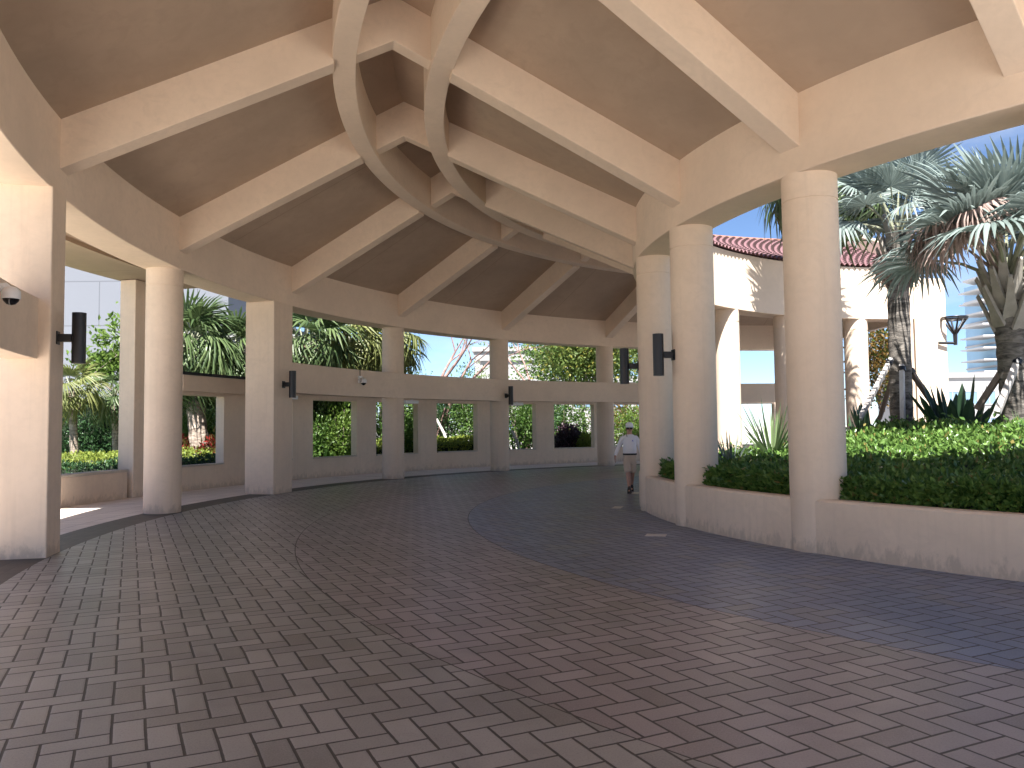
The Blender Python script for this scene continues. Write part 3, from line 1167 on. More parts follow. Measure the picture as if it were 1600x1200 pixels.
# spiky and broad-leaved plants above the hedge
spikes('spiky_plant', 'tall pale green spiky fan plant between the two nearer court columns', court_base(1205, 17.5) + Vector((0, 0, .35)), 70, 1.35, .055, M['spike'], 1, (12, 85), 'plant', .25)
spikes('spiky_plant', 'smaller blue-green spiky plant beside the second court column', court_base(1140, 17.3) + Vector((0, 0, .25)), 55, .85, .045, M['silver'], 2, (5, 80), 'plant', .2)
spikes('spiky_plant', 'dark spiky plant at the foot of the slim silver palm, left side', court_base(1335, 19.0) + Vector((0, 0, .25)), 60, 1.1, .07, M['paddle'], 3, (15, 85), 'plant', .25)
spikes('broad_leaf_plant', 'dark paddle-leaved clump between the two silver palms', court_base(1496, 18.2) + Vector((0, 0, .1)), 60, 1.75, .24, M['paddle'], 4, (22, 84), 'plant', .28, paddle=True)
spikes('broad_leaf_plant', 'paddle-leaved clump half hidden left of the slim silver palm', court_base(1356, 21.5) + Vector((0, 0, .1)), 36, 1.4, .2, M['paddle'], 6, (25, 84), 'plant', .28, paddle=True)
spikes('spiky_plant', 'pale arching spiky plant in front of the trunk at the right edge', court_base(1606, 14.6) + Vector((0, 0, .30)), 60, .95, .040, M['spike'], 5, (5, 80), 'plant', .35)
shrub('shrub', 'orange brown leafy shrub seen under the far tiled roof', at(1375, 640, 34) * 1, 2.2, 1.6, 4.2, 5200, .16, .09, M['rust'], 31)

# ================================================================== OUTER GARDEN
GZ = .10


def gpt(u, y):
    p = at(u, 650, y)
    return Vector((p.x, p.y, GZ))


# --- tall open bay at left
b = gpt(120, 28.5)
palm('fan_palm', 'small fan palm in front of the grey panelled tower at left', b, at(112, 612, 28.5), .15, .12, 20, .78, M['sabal_y'], M['trunk_pale'], 41, nseg=20, spread=3.8, lp=.7,
     el0=75, el1=-22, droop=.2, tipdroop=.5, dead=3, deadR=.5, join=.4)
b = gpt(185, 30.5)
palm('fan_palm', 'low dark fan palm beside the small palm, left of the first round column', b, at(178, 618, 30.5), .14, .12, 18, .8, M['sabal'], M['trunk_pale'], 42, nseg=20, spread=3.8, lp=.7,
     el0=70, el1=-40, droop=.25, tipdroop=.6, dead=0, join=.4)
hb = thing('hedge', 'tall dark blue-green hedge at the back of the left planting bed', 'hedge', (0, 0, 0))
r = np.random.default_rng(61)
n = 15000
x = r.uniform(-23, -6.5, n)
yy = 34.0 + .35 * (x + 14) * .3
zz = r.uniform(.1, 3.3, n) + .15 * np.sin(x * 2.2)
P = np.stack([x, yy - r.random(n) * .5 + .2 * np.sin(x * 3 + zz * 2), zz], 1)
leaves_obj('foliage', P, r.normal(size=(n, 3)) * .8 + np.array([0, -.7, .5]), .17, .09, M['hedge_dark'], hb, seed=61)
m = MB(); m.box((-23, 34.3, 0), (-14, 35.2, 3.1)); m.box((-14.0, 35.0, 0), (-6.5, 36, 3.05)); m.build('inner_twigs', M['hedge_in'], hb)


def low_hedge(label, k0, k1, Ra, Rb, h, n, mat, seed, L=.11, W=.055):
    root = thing('low_hedge', label, 'hedge', C0)
    r = np.random.default_rng(seed)
    k = r.uniform(k0, k1, n); R = r.uniform(Ra, Rb, n)
    z = h * (1 - .35 * np.abs((R - (Ra + Rb) / 2) / ((Rb - Ra) / 2)) ** 3) + .06 * np.sin(k * 21 + R * 2) - np.where(r.random(n) < .7, .14, .5) * r.random(n)
    fr = r.random(n) < .2
    R = np.where(fr, Ra + .1 * r.random(n), R); z = np.where(fr, .1 + (h - .15) * r.random(n), z)
    t = T0 + k * DT
    P = np.stack([-R * np.cos(t), R * np.sin(t), z], 1)
    leaves_obj('foliage', P, r.normal(size=(n, 3)) * .7 + np.array([0, 0, .8]), L, W, mat, root, seed=seed)
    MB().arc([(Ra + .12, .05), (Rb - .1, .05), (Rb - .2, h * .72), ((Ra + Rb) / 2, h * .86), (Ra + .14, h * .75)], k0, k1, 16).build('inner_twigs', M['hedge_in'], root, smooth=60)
    return root


low_hedge('dark green low hedge directly behind the stone-capped wall at left', .9, 2.6, 26.5, 27.5, .98, 6000, M['hedge_dark'], 62)
low_hedge('sunlit yellow-green low hedge behind the dark one in the left bed', 1.2, 2.7, 27.7, 30.2, 1.15, 9000, M['lime'], 63)
tree('thin_tree', 'thin tree with bare limbs and pale leaf tufts before the grey tower', gpt(250, 31), 7.2, .26, 2600, .26, .12, M['bright'], M['bark'], 8, spread=.8, r0=.10, levels=3, fork=.45, lean=(-.55, 0))
spikes('spiky_plant', 'dark arching fern-like plant at the foot of the small fan palm', gpt(100, 27.2), 50, 1.15, .07, M['green'], 64, (20, 80), 'plant', .6)

# --- first window bay: big fan palm with leaning trunk
palm('fan_palm', 'big shaggy fan palm with leaning pale trunk before the blue windowed block', gpt(318, 29.5), at(296, 545, 30), .36, .27, 44, 1.45, M['sabal'], M['trunk_pale'], 43, nseg=24, spread=4.0,
     lp=1.2, el0=78, el1=-60, droop=.3, tipdroop=.65, dead=6, join=.4, boots=10)
palm('fan_palm', 'fan palm with dense drooping crown partly behind the square pillar', gpt(372, 31.5), at(372, 560, 31.5), .27, .22, 40, 1.35, M['sabal'], M['trunk_brown'], 44, nseg=24, spread=4.0,
     lp=1.1, el0=75, el1=-60, droop=.3, tipdroop=.65, dead=4, join=.4, boots=6)
shrub('croton', 'red and dark green croton behind the square window left of the pillar', gpt(340, 29.5), 1.0, .8, 1.75, 2600, .22, .075, M['croton'], 71)
shrub('croton', 'reddish croton left of the leaning palm trunk', gpt(291, 29.8), .8, .7, 1.7, 2200, .22, .075, M['croton'], 72)
shrub('shrub', 'pale green shrub behind the crotons under the blue windows', gpt(335, 32.5), 1.7, 1.0, 2.7, 3600, .15, .08, M['bright'], 73)
shrub('shrub', 'rounded green shrub behind the first square window, left side', gpt(288, 32.6), 1.2, 1.0, 2.6, 2600, .15, .08, M['green'], 74)

# --- bay between square pillar and third column
palm('fan_palm', 'fan palm with upright trunk centred above the beam with the white camera', gpt(546, 36), at(548, 540, 36), .30, .26, 36, 1.5, M['sabal_y'], M['trunk_brown'], 45, nseg=24, spread=4.0,
     lp=1.2, el0=75, el1=-45, droop=.25, tipdroop=.55, dead=4, join=.42, boots=16)
palm('fan_palm', 'leafy fan palm crown just right of the square pillar', gpt(474, 34), at(476, 540, 34), .28, .24, 36, 1.5, M['sabal'], M['trunk_brown'], 46, nseg=24, spread=4.0,
     lp=1.3, el0=75, el1=-40, droop=.25, tipdroop=.5, dead=0, join=.42)
palm('fan_palm', 'more distant fan palm left of the third round column', gpt(600, 41), at(603, 532, 41), .26, .22, 30, 1.5, M['sabal_y'], M['trunk_brown'], 47, nseg=22, spread=4.0,
     lp=1.2, el0=70, el1=-50, droop=.25, tipdroop=.6, dead=0, join=.42)
palm('fan_palm', 'short yellow-green fan palm whose fronds just top the beam', gpt(510, 37.5), at(512, 592, 37.5), .25, .22, 26, 1.35, M['sabal_y'], M['trunk_brown'], 48, nseg=22, spread=4.0,
     lp=1.1, el0=60, el1=-30, droop=.25, tipdroop=.5, dead=5, join=.42)
spikes('broad_leaf_plant', 'dark big-leaved plant spilling over the sill of the window below the camera', gpt(553, 34.0), 46, 1.25, .30, M['hedge_dark'], 75, (10, 70), 'plant', .5, paddle=True)
spikes('broad_leaf_plant', 'bright big-leaved plant low in the window below the camera, left side', gpt(508, 33.4), 46, 1.3, .28, M['green'], 76, (10, 75), 'plant', .5, paddle=True)
shrub('shrub', 'light green leafy shrub filling the window below the camera', gpt(535, 34.2), 1.7, 1.2, 3.4, 5200, .15, .085, M['bright'], 77)
shrub('shrub', 'dark leafy shrub at the left of the window below the camera', gpt(488, 33.6), 1.2, 1.0, 2.6, 3200, .15, .085, M['green'], 78)
shrub('shrub', 'tall green shrub behind the third round column', gpt(606, 36.5), 1.9, 1.2, 3.6, 5200, .15, .08, M['green'], 79)

# --- bay between third and fourth column
tree('bare_tree', 'leafless tree with forked reddish limbs right of the third round column', gpt(650, 41), 7.5, .22, 240, .18, .09, M['bright'], M['bark_red'], 22, spread=.45, r0=.24, levels=3, fork=.48)
tree('bare_tree', 'leafless pale tree with one long limb reaching right above the beam', gpt(678, 42), 8.0, .3, 520, .18, .09, M['green'], M['bark_red'], 35, spread=.60, r0=.25, levels=4, fork=.42, lean=(.18, 0))
for i, (u, y, w, h, mt, lb) in enumerate([
        (640, 39.5, 1.5, 2.7, 'green', 'green shrub with long leaves at the right edge of the third column'),
        (700, 42.5, 2.0, 4.6, 'hedge_dark', 'dark dense shrub in the upper part of the window between third and fourth columns'),
        (738, 42.0, 1.9, 4.6, 'green', 'leafy shrub right side of the window between third and fourth columns'),
        (660, 46, 2.6, 5.6, 'green', 'distant rounded bush topping the beam beside the bare trees'),
        (750, 47, 2.6, 5.8, 'bright', 'pale distant bush topping the beam left of the fourth column'),
        (812, 42.6, 1.7, 3.9, 'green', 'green shrub in the window just right of the fourth column'),
        (838, 44, 1.8, 3.6, 'hedge_dark', 'dark shrub at the right of the window beside the fourth column'),
        (880, 45.5, 2.0, 4.4, 'green', 'green bush in the upper left of the window before the fifth column'),
        (975, 47, 3.2, 3.6, 'rust', 'brownish leafy bush behind the walking man'),
        (1000, 45.5, 2.0, 3.0, 'bright', 'light green bush at the right of the window behind the walking man')]):
    shrub('shrub', lb, gpt(u, y), w, w * .7, h, 4200, .16, .085, M[mt], 80 + i)
low_hedge('lime green low hedge seen through the windows between third and fourth columns', 3.45, 4.35, 27.2, 28.6, 1.35, 7000, M['lime'], 91, .13, .06)
spikes('broad_leaf_plant', 'fan of bright fern fronds low in the window beside the fourth column', gpt(806, 40.6), 40, 1.5, .14, M['bright'], 92, (15, 80), 'plant', .5)
shrub('purple_shrub', 'dark purple leafed shrub low in the window left of the fifth column', gpt(884, 42.6), .95, .8, 1.75, 2200, .2, .1, M['purple'], 93)
spikes('broad_leaf_plant', 'dark red cordyline with strap leaves right in the window left of the fifth column', gpt(916, 44.5), 60, 1.7, .12, M['purple'], 94, (10, 85), 'plant', .3)
b_ = gpt(916, 44.5)
shrub('shrub', 'small lime bush in the lower right of the window left of the fifth column', gpt(918, 42.4), .8, .7, 1.45, 1500, .14, .08, M['lime'], 95)
shrub('shrub', 'small bright green bush between the purple shrub and the lime bush', gpt(903, 43.2), .9, .7, 1.75, 1700, .16, .08, M['bright'], 96)
tree('leafy_tree', 'golden green leafy tree above the beam between fourth and fifth columns', gpt(868, 50), 8.0, .95, 9500, .24, .13, M['gold'], M['bark'], 52, spread=.62, r0=.2, levels=4, fork=.34)
tree('leafy_tree', 'broad green tree behind the fifth column', gpt(918, 54), 8.4, 1.0, 8500, .25, .14, M['green'], M['bark'], 57, spread=.62, r0=.2, levels=4, fork=.32)
tree('leafy_tree', 'yellow green tree above the beam right of the fifth column', gpt(985, 51), 8.0, .95, 8000, .25, .14, M['gold'], M['bark'], 59, spread=.62, r0=.2, levels=4, fork=.34)
tree('bare_tree', 'slender leafless tree right of the fourth column before the white building', gpt(824, 47), 7.4, .2, 60, .15, .08, M['green'], M['bark_red'], 64, spread=.4, r0=.17, levels=3, fork=.5)
for lb, (a, b) in (('whitish timber prop leaning in the window right of the third column', (at(634, 705, 36.6), at(662, 640, 37.4))),
                   ('whitish timber prop leaning in the window left of the fourth column', (at(706, 700, 39.2), at(682, 655, 40.0))),
                   ('pale bare prop leaning in the window right of the fourth column', (at(815, 703, 40.2), at(799, 672, 40.2))),
                   ('pale tree prop in the window left of the fifth column', (at(902, 668, 46), at(912, 630, 46)))):
    root = thing('timber_prop', lb, 'prop', a)
    d = Vector(b) - Vector(a)
    MB().tube([Vector((0, 0, -.6)) - d * .3, Vector(d) * .5, d], [.075, .07, .065], 8).build('pole', M['timber_w'], root, smooth=60)

# ================================================================== BUILDINGS
bt = thing('grey_tower', 'tall windowless grey building of large concrete panels beyond the left garden', 'building', (-30.0, 52, 0))
MB().box((-14, 0, 0), (11.6, 16, 34)).build('panel_wall', M['concrete'], bt)
MB().box((-14.2, -.2, 34.0), (11.8, 16.2, 34.6)).build('parapet', M['pale_bldg'], bt)


def block(name, label, loc, w, d, h, wall, glass, cols, rows, x0, z0, ww, wh, rz=0, parapet=True, bandz=None):
    root = thing(name, label, 'building', loc, rz)
    MB().box((0, 0, 0), (w, d, h)).build('wall', wall, root)
    if parapet:
        MB().box((-.25, -.25, h), (w + .25, d + .25, h + .5)).build('parapet', M['white_bldg'], root)
    for i in range(cols):
        for j in range(rows):
            x = x0 + i * (w - 2 * x0 + ww * .3) / cols
            z = z0 + j * (h - z0) / rows
            f = MB()
            f.box((x - .1, -.09, z - .1), (x + ww + .1, -.003, z)).box((x - .1, -.09, z + wh), (x + ww + .1, -.003, z + wh + .1))
            f.box((x - .1, -.088, z), (x, -.003, z + wh)).box((x + ww, -.088, z), (x + ww + .1, -.003, z + wh)).box((x + ww / 2 - .04, -.07, z), (x + ww / 2 + .04, -.004, z + wh))
            fo = f.build('window_frame', M['white_bldg'], root)
            MB().box((x + .002, -.05, z + .002), (x + ww - .002, -.006, z + wh - .002)).build('pane', glass, fo)
    return root


p = at(262, 650, 52)
block('apartment_block', 'white block with bright blue windows behind the palms left of the square pillar', (p.x, 50, 0), 8.6, 10, 7.6, M['white_bldg'], M['glass_blue'], 4, 2, .5, 2.6, 1.5, 1.7)
p = at(700, 650, 95)
block('white_building', 'low white building with stepped flat roof seen above the beam past the fourth column', (at(742, 650, 90).x, 90, 0), 14, 14, 10.3, M['white_bldg'], M['glass_grey'], 5, 3, .8, 1.2, 1.6, 1.4)
block('white_building', 'small white house with flat roof behind the bush left of the fourth column', (at(752, 650, 76).x, 76, 0), 6, 8, 8.1, M['white_bldg'], M['glass_grey'], 3, 2, .6, 1.2, 1.1, 1.3)
block('white_building', 'bright white wall of a low building far behind the walking man', (at(880, 650, 70).x, 70, 0), 9.5, 9, 5.6, M['white_bldg'], M['glass_grey'], 3, 1, 1.0, 3.4, 1.8, 1.5)
block('white_building', 'low white flat-roofed building beyond the pier with the wall lamp', (at(1440, 650, 85).x, 85, 0), 9, 10, 6.5, M['white_bldg'], M['glass_grey'], 4, 2, .8, .9, 1.2, 1.3)
block('white_building', 'long low pale building at the foot of the balcony tower', (at(1500, 650, 96).x, 96, 0), 18, 10, 4.8, M['white_bldg'], M['glass_grey'], 6, 1, .8, 1.4, 1.6, 1.4)

# balcony tower on the right
tw_ = at(1640, 650, 98)
ht = thing('balcony_tower', 'tall white apartment tower with saw-tooth balconies and blue glass at far right', 'building', (tw_.x, 98, 0))
FH = 3.05
NF = 7
MB().box((0, 0, 0), (16, 14, NF * FH)).build('glass_wall', M['glass_grey'], ht)
for f in range(NF + 1):
    z = f * FH
    ph = (f % 2) * 1.0
    m = MB()
    out = [(-2.6, 13), (-2.6, 3.0 - ph), (-1.6 + ph * .5, -1.9 - .8 * ph), (1.2, -2.6 + ph * .9), (3.5, -.9 - ph * 1.2), (6.2, -2.5 + ph), (9, -1.0 - ph), (12, -2.4 + ph), (17, -1.5), (17, 13)]
    n_ = len(out)
    top_ = [(x, y, z) for x, y in out]
    inner = [(max(x, 0.1) if x < 1 else min(x, 15.9), max(y, .1), z - .9) for x, y in out]
    low = [(x, y, z - .22) for x, y in out]
    m.v = top_ + low + inner
    m.f = [tuple(range(n_))] + [(i, i + n_, (i + 1) % n_ + n_, (i + 1) % n_) for i in range(n_)] + [(i + n_, i + 2 * n_, (i + 1) % n_ + 2 * n_, (i + 1) % n_ + n_) for i in range(n_)]
    m.mi = [0] * len(m.f)
    sl = m.build('balcony_slab', M['slab'], ht)
    m = MB()
    for i in range(1, n_ - 2):
        (xa, ya), (xb, yb) = out[i], out[i + 1]
        m.add([(xa, ya + .1, z), (xb, yb + .1, z), (xb, yb + .1, z + 1.05), (xa, ya + .1, z + 1.05)], [(0, 1, 2, 3)])
    so = m.build('railing', M['rail'], ht)
    sm = so.modifiers.new('thick', 'SOLIDIFY'); sm.thickness = .03
for f in range(NF):
    m = MB()
    for i in range(6):
        m.box((.2 + i * 2.7, -.12, f * FH), (.34 + i * 2.7, -.004, f * FH + FH - .9))
    m.build('mullion', M['white_bldg'], ht)
for f in range(1, NF):
    for h2 in (0, 1):
        m = MB()
        m.box((-5.2, 4.2, f * FH - 1.0 + h2 * 1.52), (-2.0, 9.5, f * FH - .82 + h2 * 1.52))
        m.build('side_balcony', M['slab'], ht)
MB().box((-2.4, 6.2, 0), (.0, 13.0, NF * FH - 1)).build('stair_core', M['rail'], ht)

# ================================================================== FIXTURES
def make_sconce():
    root = thing('wall_lamp', 'x', 'wall lamp', (0, 0, 0))
    m = MB().lathe([(.085, -.39), (.100, -.39), (.100, .39), (.085, .39), (.085, .36)], 28, (.30, 0, 0))
    m.build('lamp_cylinder', M['black'], root, smooth=40)
    MB().lathe([(.0, 0), (.084, 0)], 24, (.30, 0, .362), cap=False).build('lens', M['lens'], root)
    MB().box((.015, -.05, -.06), (.205, .05, .06)).build('arm', M['black'], root, bevel=.006)
    MB().box((0, -.075, -.10), (.018, .075, .10)).build('back_plate', M['black'], root, bevel=.004)
    return root


sconce = make_sconce()
LG = 'black up and down wall lamps'


def mount(p, ang, label, first=False):
    global sconce_used
    if not sconce_used:
        sconce.location = p
        sconce.rotation_euler = (0, 0, ang)
        sconce['label'] = label
        sconce['group'] = LG
        sconce_used = True
    else:
        dup(sconce, p, ang, label, LG)


sconce_used = False


def radial_ang(k, inward=True):
    t = T0 + k * DT
    d = Vector((math.cos(t), -math.sin(t)))
    if not inward:
        d = -d
    return math.atan2(d.y, d.x)


mount(wpol(-.045, 22.43, 3.28), radial_ang(-.045), 'black cylinder wall lamp on the left square pillar nearest the camera')
mount(wpol(1.885, 22.42, 3.15), radial_ang(1.885), 'black cylinder wall lamp on the square pillar in the middle distance')
mount(wpol(4, 22.45, 3.15), radial_ang(4), 'small far black wall lamp on the fourth outer column at beam height')
mount(wpol(.07, RI + .40, 3.15), radial_ang(.07, False), 'black cylinder wall lamp on the court column second from the right')
mount(wpol(.93, RI + .40, 3.15), radial_ang(.93, False), 'black cylinder wall lamp on the third court column, just above the walking man')


def make_camera_fixture():
    root = thing('security_camera', 'x', 'security camera', (0, 0, 0))
    MB().box((0, -.09, -.11), (.05, .09, .13)).build('back_box', M['white_plastic'], root, bevel=.012)
    MB().tube([(.04, 0, .02), (.16, 0, .03), (.20, 0, -.02)], [.05, .055, .06], 12).build('arm', M['white_plastic'], root, smooth=50)
    h = MB().lathe([(.0, .10), (.07, .085), (.105, .04), (.11, -.04), (.10, -.06)], 20, (.22, 0, -.06)).build('housing', M['white_plastic'], root, smooth=50)
    MB().lathe([(.0, -.085), (.05, -.07), (.085, -.03), (.095, 0)], 20, (.22, 0, -.115)).build('dome', M['lens'], h, smooth=60)
    MB().tube([(.025, 0, .13), (.02, 0, .34)], [.012, .012], 6).build('conduit', M['black'], root)
    return root


cam_f = make_camera_fixture()
cam_f.location = wpol(2.60, 22.455, 3.50)
cam_f.rotation_euler = (0, 0, radial_ang(2.60) - .3)
cam_f['label'] = 'white dome security camera on the middle beam between square pillar and third column'
cam_f['group'] = 'white dome security cameras'
pp = at(0, 458, 11.9)
dup(cam_f, wpol(-.46, 22.60, 3.62), radial_ang(-.46), 'white dome security camera at the left frame edge on the near beam', 'white dome security cameras')


def soffit_light(k, label):
    root = thing('soffit_light', label, 'light fitting', wpol(k, 23.25, 2.93 - .02), radial_ang(k), 'white box lights under the walkway beam')
    MB().box((-.16, -.35, -.13), (.16, .35, -.012)).build('housing', M['white_plastic'], root, bevel=.01)
    MB().box((-.13, -.32, -.145), (.13, .32, -.131)).build('diffuser', M['trim'], root)
    MB().box((.10, -.05, -.012), (.14, .05, .02)).build('bracket', M['white_plastic'], root)


soffit_light(2.13, 'white box light under the beam just right of the square pillar')
soffit_light(3.22, 'white box light under the beam just right of the third column')
soffit_light(4.2, 'white box light under the beam just right of the fourth column')

# torch shaped wall lamp on the end pier
q = wpol(7.13, 11.2, 0)
lp = at(1492, 512, q.y - .1)
wl = thing('basket_lamp', 'black open basket lamp on an arm at the right face of the tall end pier', 'wall lamp', (lp.x, lp.y, lp.z))
m = MB()
for ring_r, zz_ in ((.42, .36), (.40, .30)):
    pts = [(ring_r * math.cos(a), ring_r * math.sin(a), zz_) for a in np.linspace(0, 2 * PI, 25)]
    m.tube(pts, [.032] * 25, 6, cap=False)
m.build('rim', M['black'], wl, smooth=60)
for i in range(6):
    a = i * PI / 3 + .3
    MB().tube([(.41 * math.cos(a), .41 * math.sin(a), .33), (.2 * math.cos(a), .2 * math.sin(a), .02), (.05 * math.cos(a), .05 * math.sin(a), -.2)], [.030, .036, .045], 6).build('rib', M['black'], wl, smooth=60)
MB().lathe([(.06, -.62), (.075, -.2), (.08, -.1), (.05, -.08)], 14).build('stem', M['black'], wl, smooth=60)
MB().tube([(.02, 0, -.55), (-.55, .1, -.52)], [.045, .05], 8).build('arm', M['black'], wl, smooth=60)

for i, (u, v, w, d_, lb) in enumerate([(1025, 836.5, .17, .13, 'pale rectangular light patch laid as a thin slab on the paving near the second court column'),
                                       (965, 793, .10, .22, 'small pale light patch laid as a slab on the paving before the walking man'),
                                       (994, 770.5, .10, .24, 'small pale light patch laid as a slab on the paving beside the walking man')]):
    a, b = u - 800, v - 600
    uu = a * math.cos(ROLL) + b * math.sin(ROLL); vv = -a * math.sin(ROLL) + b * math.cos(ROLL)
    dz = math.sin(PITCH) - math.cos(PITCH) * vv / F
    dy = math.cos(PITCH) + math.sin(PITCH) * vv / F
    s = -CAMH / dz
    o = MB().box((-w, -d_, 0), (w, d_, .006)).build('light_patch_slab', M['light_patch'], None, loc=(s * uu / F, s * dy, .001), bevel=.003)  # thin pale slabs stand in for patches of light on the paving
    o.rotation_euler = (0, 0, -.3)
    tag(o, lb, 'light patch', 'pale light patches on the paving')

# ================================================================== THE WALKING MAN
def skin_mesh(name, nodes, edges, root_ix, levels=2):
    me = bpy.data.meshes.new(name)
    me.from_pydata([n_[:3] for n_ in nodes], edges, [])
    o = bpy.data.objects.new(name, me)
    COL.objects.link(o)
    o.modifiers.new('skin', 'SKIN')
    if not me.skin_vertices:
        me.skin_vertices.new(name='')
    for i, sv in enumerate(me.skin_vertices[0].data):
        rr = nodes[i][3:]
        sv.radius = (rr[0], rr[1] if len(rr) > 1 else rr[0])
        sv.use_root = i in (root_ix if isinstance(root_ix, tuple) else (root_ix,))
    o.modifiers['skin'].use_smooth_shade = True
    ss = o.modifiers.new('sub', 'SUBSURF')
    ss.levels = levels
    ss.render_levels = levels
    dg = bpy.context.evaluated_depsgraph_get()
    dg.update()
    ev = o.evaluated_get(dg)
    out = bpy.data.meshes.new_from_object(ev, preserve_all_data_layers=False, depsgraph=dg)
    bpy.data.objects.remove(o)
    bpy.data.meshes.remove(me)
    return out


def mesh_obj(name, me, mat, parent):
    me.materials.clear()
    me.materials.append(mat)
    me.polygons.foreach_set('use_smooth', [True] * len(me.polygons))
    o = bpy.data.objects.new(name, me)
    COL.objects.link(o)
    o.parent = parent
    return o


man = thing('person', 'man walking in white cap, sunglasses, white long sleeved shirt and khaki shorts', 'person', (3.25, 22.42, 0.0), -.12)
man.scale = (1.055, 1.055, 1.055)
N, EE = [], []


def nd(p, r, parent=None):
    N.append((*p, *(r if isinstance(r, tuple) else (r,))))
    if parent is not None:
        EE.append((parent, len(N) - 1))
    return len(N) - 1


pel = nd((0, 0, .95), .115)
bel = nd((0, -.01, 1.12), .105, pel)
che = nd((0, .0, 1.32), .112, bel)
uch = nd((0, .01, 1.43), .085, che)
nek = nd((0, 0, 1.525), .056, uch)
hb_ = nd((0, -.025, 1.585), .066, nek)
hm = nd((0, -.035, 1.665), .086, hb_)
ht_ = nd((0, -.03, 1.745), .072, hm)
joints = {}
for s, sx in (('r', -1), ('l', 1)):
    sh = nd((sx * .185, .01, 1.43), .062, uch)
    if sx < 0:
        el_ = nd((-.30, .06, 1.17), .047, sh); wr = nd((-.385, -.03, .945), .030, el_)
        hd = Vector((-.08, -.08, -1)).normalized()
    else:
        el_ = nd((.275, .09, 1.16), .047, sh); wr = nd((.315, .06, .925), .030, el_)
        hd = Vector((.04, -.06, -1)).normalized()
    w = Vector(N[wr][:3])
    pm = nd(w + hd * .055, (.030, .038), wr)
    fwd = Vector((0, -1, 0)); fwd = (fwd - hd * fwd.dot(hd)).normalized()
    inw = Vector((-sx, 0, 0)); inw = (inw - hd * inw.dot(hd)).normalized()
    for fi, (off, ln) in enumerate(((.030, .070), (.010, .080), (-.010, .075), (-.029, .060))):
        b0 = nd(w + hd * .095 + fwd * off, .0095, pm)
        b1 = nd(w + hd * (.095 + ln * .5) + fwd * off + inw * .008, .0088, b0)
        nd(w + hd * (.095 + ln) + fwd * off + inw * .030, .0075, b1)
    t0_ = nd(w + hd * .045 + fwd * .038, .011, pm)
    t1_ = nd(w + hd * .075 + fwd * .058 + inw * .01, .010, t0_)
    nd(w + hd * .105 + fwd * .062 + inw * .02, .0085, t1_)
    joints['sh' + s], joints['el' + s], joints['wr' + s] = N[sh], N[el_], N[wr]
for s, hip, kn, cf, an, toe in (('r', (-.085, 0, .90), (-.060, -.15, .50), (-.050, -.19, .36), (-.035, -.29, .11), (-.05, -.45, .060)),
                                ('l', (.085, 0, .90), (.060, .03, .49), (.050, .13, .36), (.035, .32, .15), (.045, .20, .050))):
    h_ = nd(hip, .098, pel); k_ = nd(kn, .062, h_); c_ = nd(cf, .060, k_); a_ = nd(an, .036, c_); nd(toe, .014, a_)
    joints['hp' + s], joints['kn' + s], joints['an' + s], joints['to' + s] = Vector(hip), Vector(kn), Vector(an), Vector(toe)
me = skin_mesh('body', N, EE, pel)
bm = bmesh.new()
bm.from_mesh(me)


def add_ell(bm, c, r, rot=0):
    d = bmesh.ops.create_uvsphere(bm, u_segments=12, v_segments=8, radius=1)
    bmesh.ops.transform(bm, matrix=Matrix.Translation(c) @ Matrix.Rotation(rot, 4, 'X') @ Matrix.Diagonal((*r, 1)), verts=d['verts'])


add_ell(bm, (0, -.118, 1.650), (.014, .024, .026), .3)      # nose
add_ell(bm, (0, -.105, 1.590), (.036, .020, .024))          # chin
add_ell(bm, (0, -.112, 1.618), (.024, .010, .006))          # mouth
for sx in (-1, 1):
    add_ell(bm, (sx * .086, -.02, 1.655), (.012, .022, .034))  # ears
    add_ell(bm, (sx * .045, -.095, 1.64), (.024, .020, .022))  # cheeks
bm.to_mesh(me)
bm.free()
body = mesh_obj('body', me, M['skin'], man)
# shirt
def loft(bm, secs, n=28, close=False):
    rows = []
    for z_, rx, ry, cy in secs:
        rows.append([bm.verts.new((rx * math.copysign(abs(math.cos(2 * PI * i / n)) ** .88, math.cos(2 * PI * i / n)),
                                   cy + ry * math.sin(2 * PI * i / n), z_ + .006 * math.sin(i * 1.9 + z_ * 40))) for i in range(n)])
    for p_, q_ in zip(rows[:-1], rows[1:]):
        for i in range(n):
            bm.faces.new((p_[i], p_[(i + 1) % n], q_[(i + 1) % n], q_[i]))
    if close:
        bm.faces.new(rows[0][::-1]); bm.faces.new(rows[-1])


N, EE = [], []
for s in 'rl':
    sgn = -1 if s == 'r' else 1
    c0 = nd((sgn * .08, .01, 1.42), .070); b0 = nd(Vector(joints['sh' + s][:3]) + Vector((-sgn * .012, 0, .004)), .084, c0); b1 = nd(joints['el' + s][:3], .060, b0); b2 = nd(joints['wr' + s][:3], .042, b1)
shm = skin_mesh('shirt', N, EE, (0, 4))
bm = bmesh.new()
bm.from_mesh(shm)
loft(bm, [(.995, .163, .140, -.012), (1.03, .172, .152, -.022), (1.10, .180, .168, -.034), (1.18, .178, .165, -.034), (1.27, .176, .148, -.020), (1.35, .178, .134, -.006),
          (1.41, .176, .114, .004), (1.455, .168, .100, .008), (1.487, .140, .088, .006), (1.512, .088, .074, .0), (1.522, .064, .060, .0)])
bm.to_mesh(shm)
bm.free()
mesh_obj('shirt', shm, M['shirt'], man)
N, EE = [], []
a0 = nd((0, -.01, 1.02), (.160, .150)); a1 = nd((0, 0, .88), (.155, .145), a0)
for s in 'rl':
    hp, kn = joints['hp' + s], joints['kn' + s]
    b0 = nd(hp * .75 + kn * .25, .112, a1); b1 = nd(hp * .15 + kn * .85 + Vector((0, 0, .0)), .098, b0); nd(kn + Vector((0, -.01, -.0)), .095, b1)
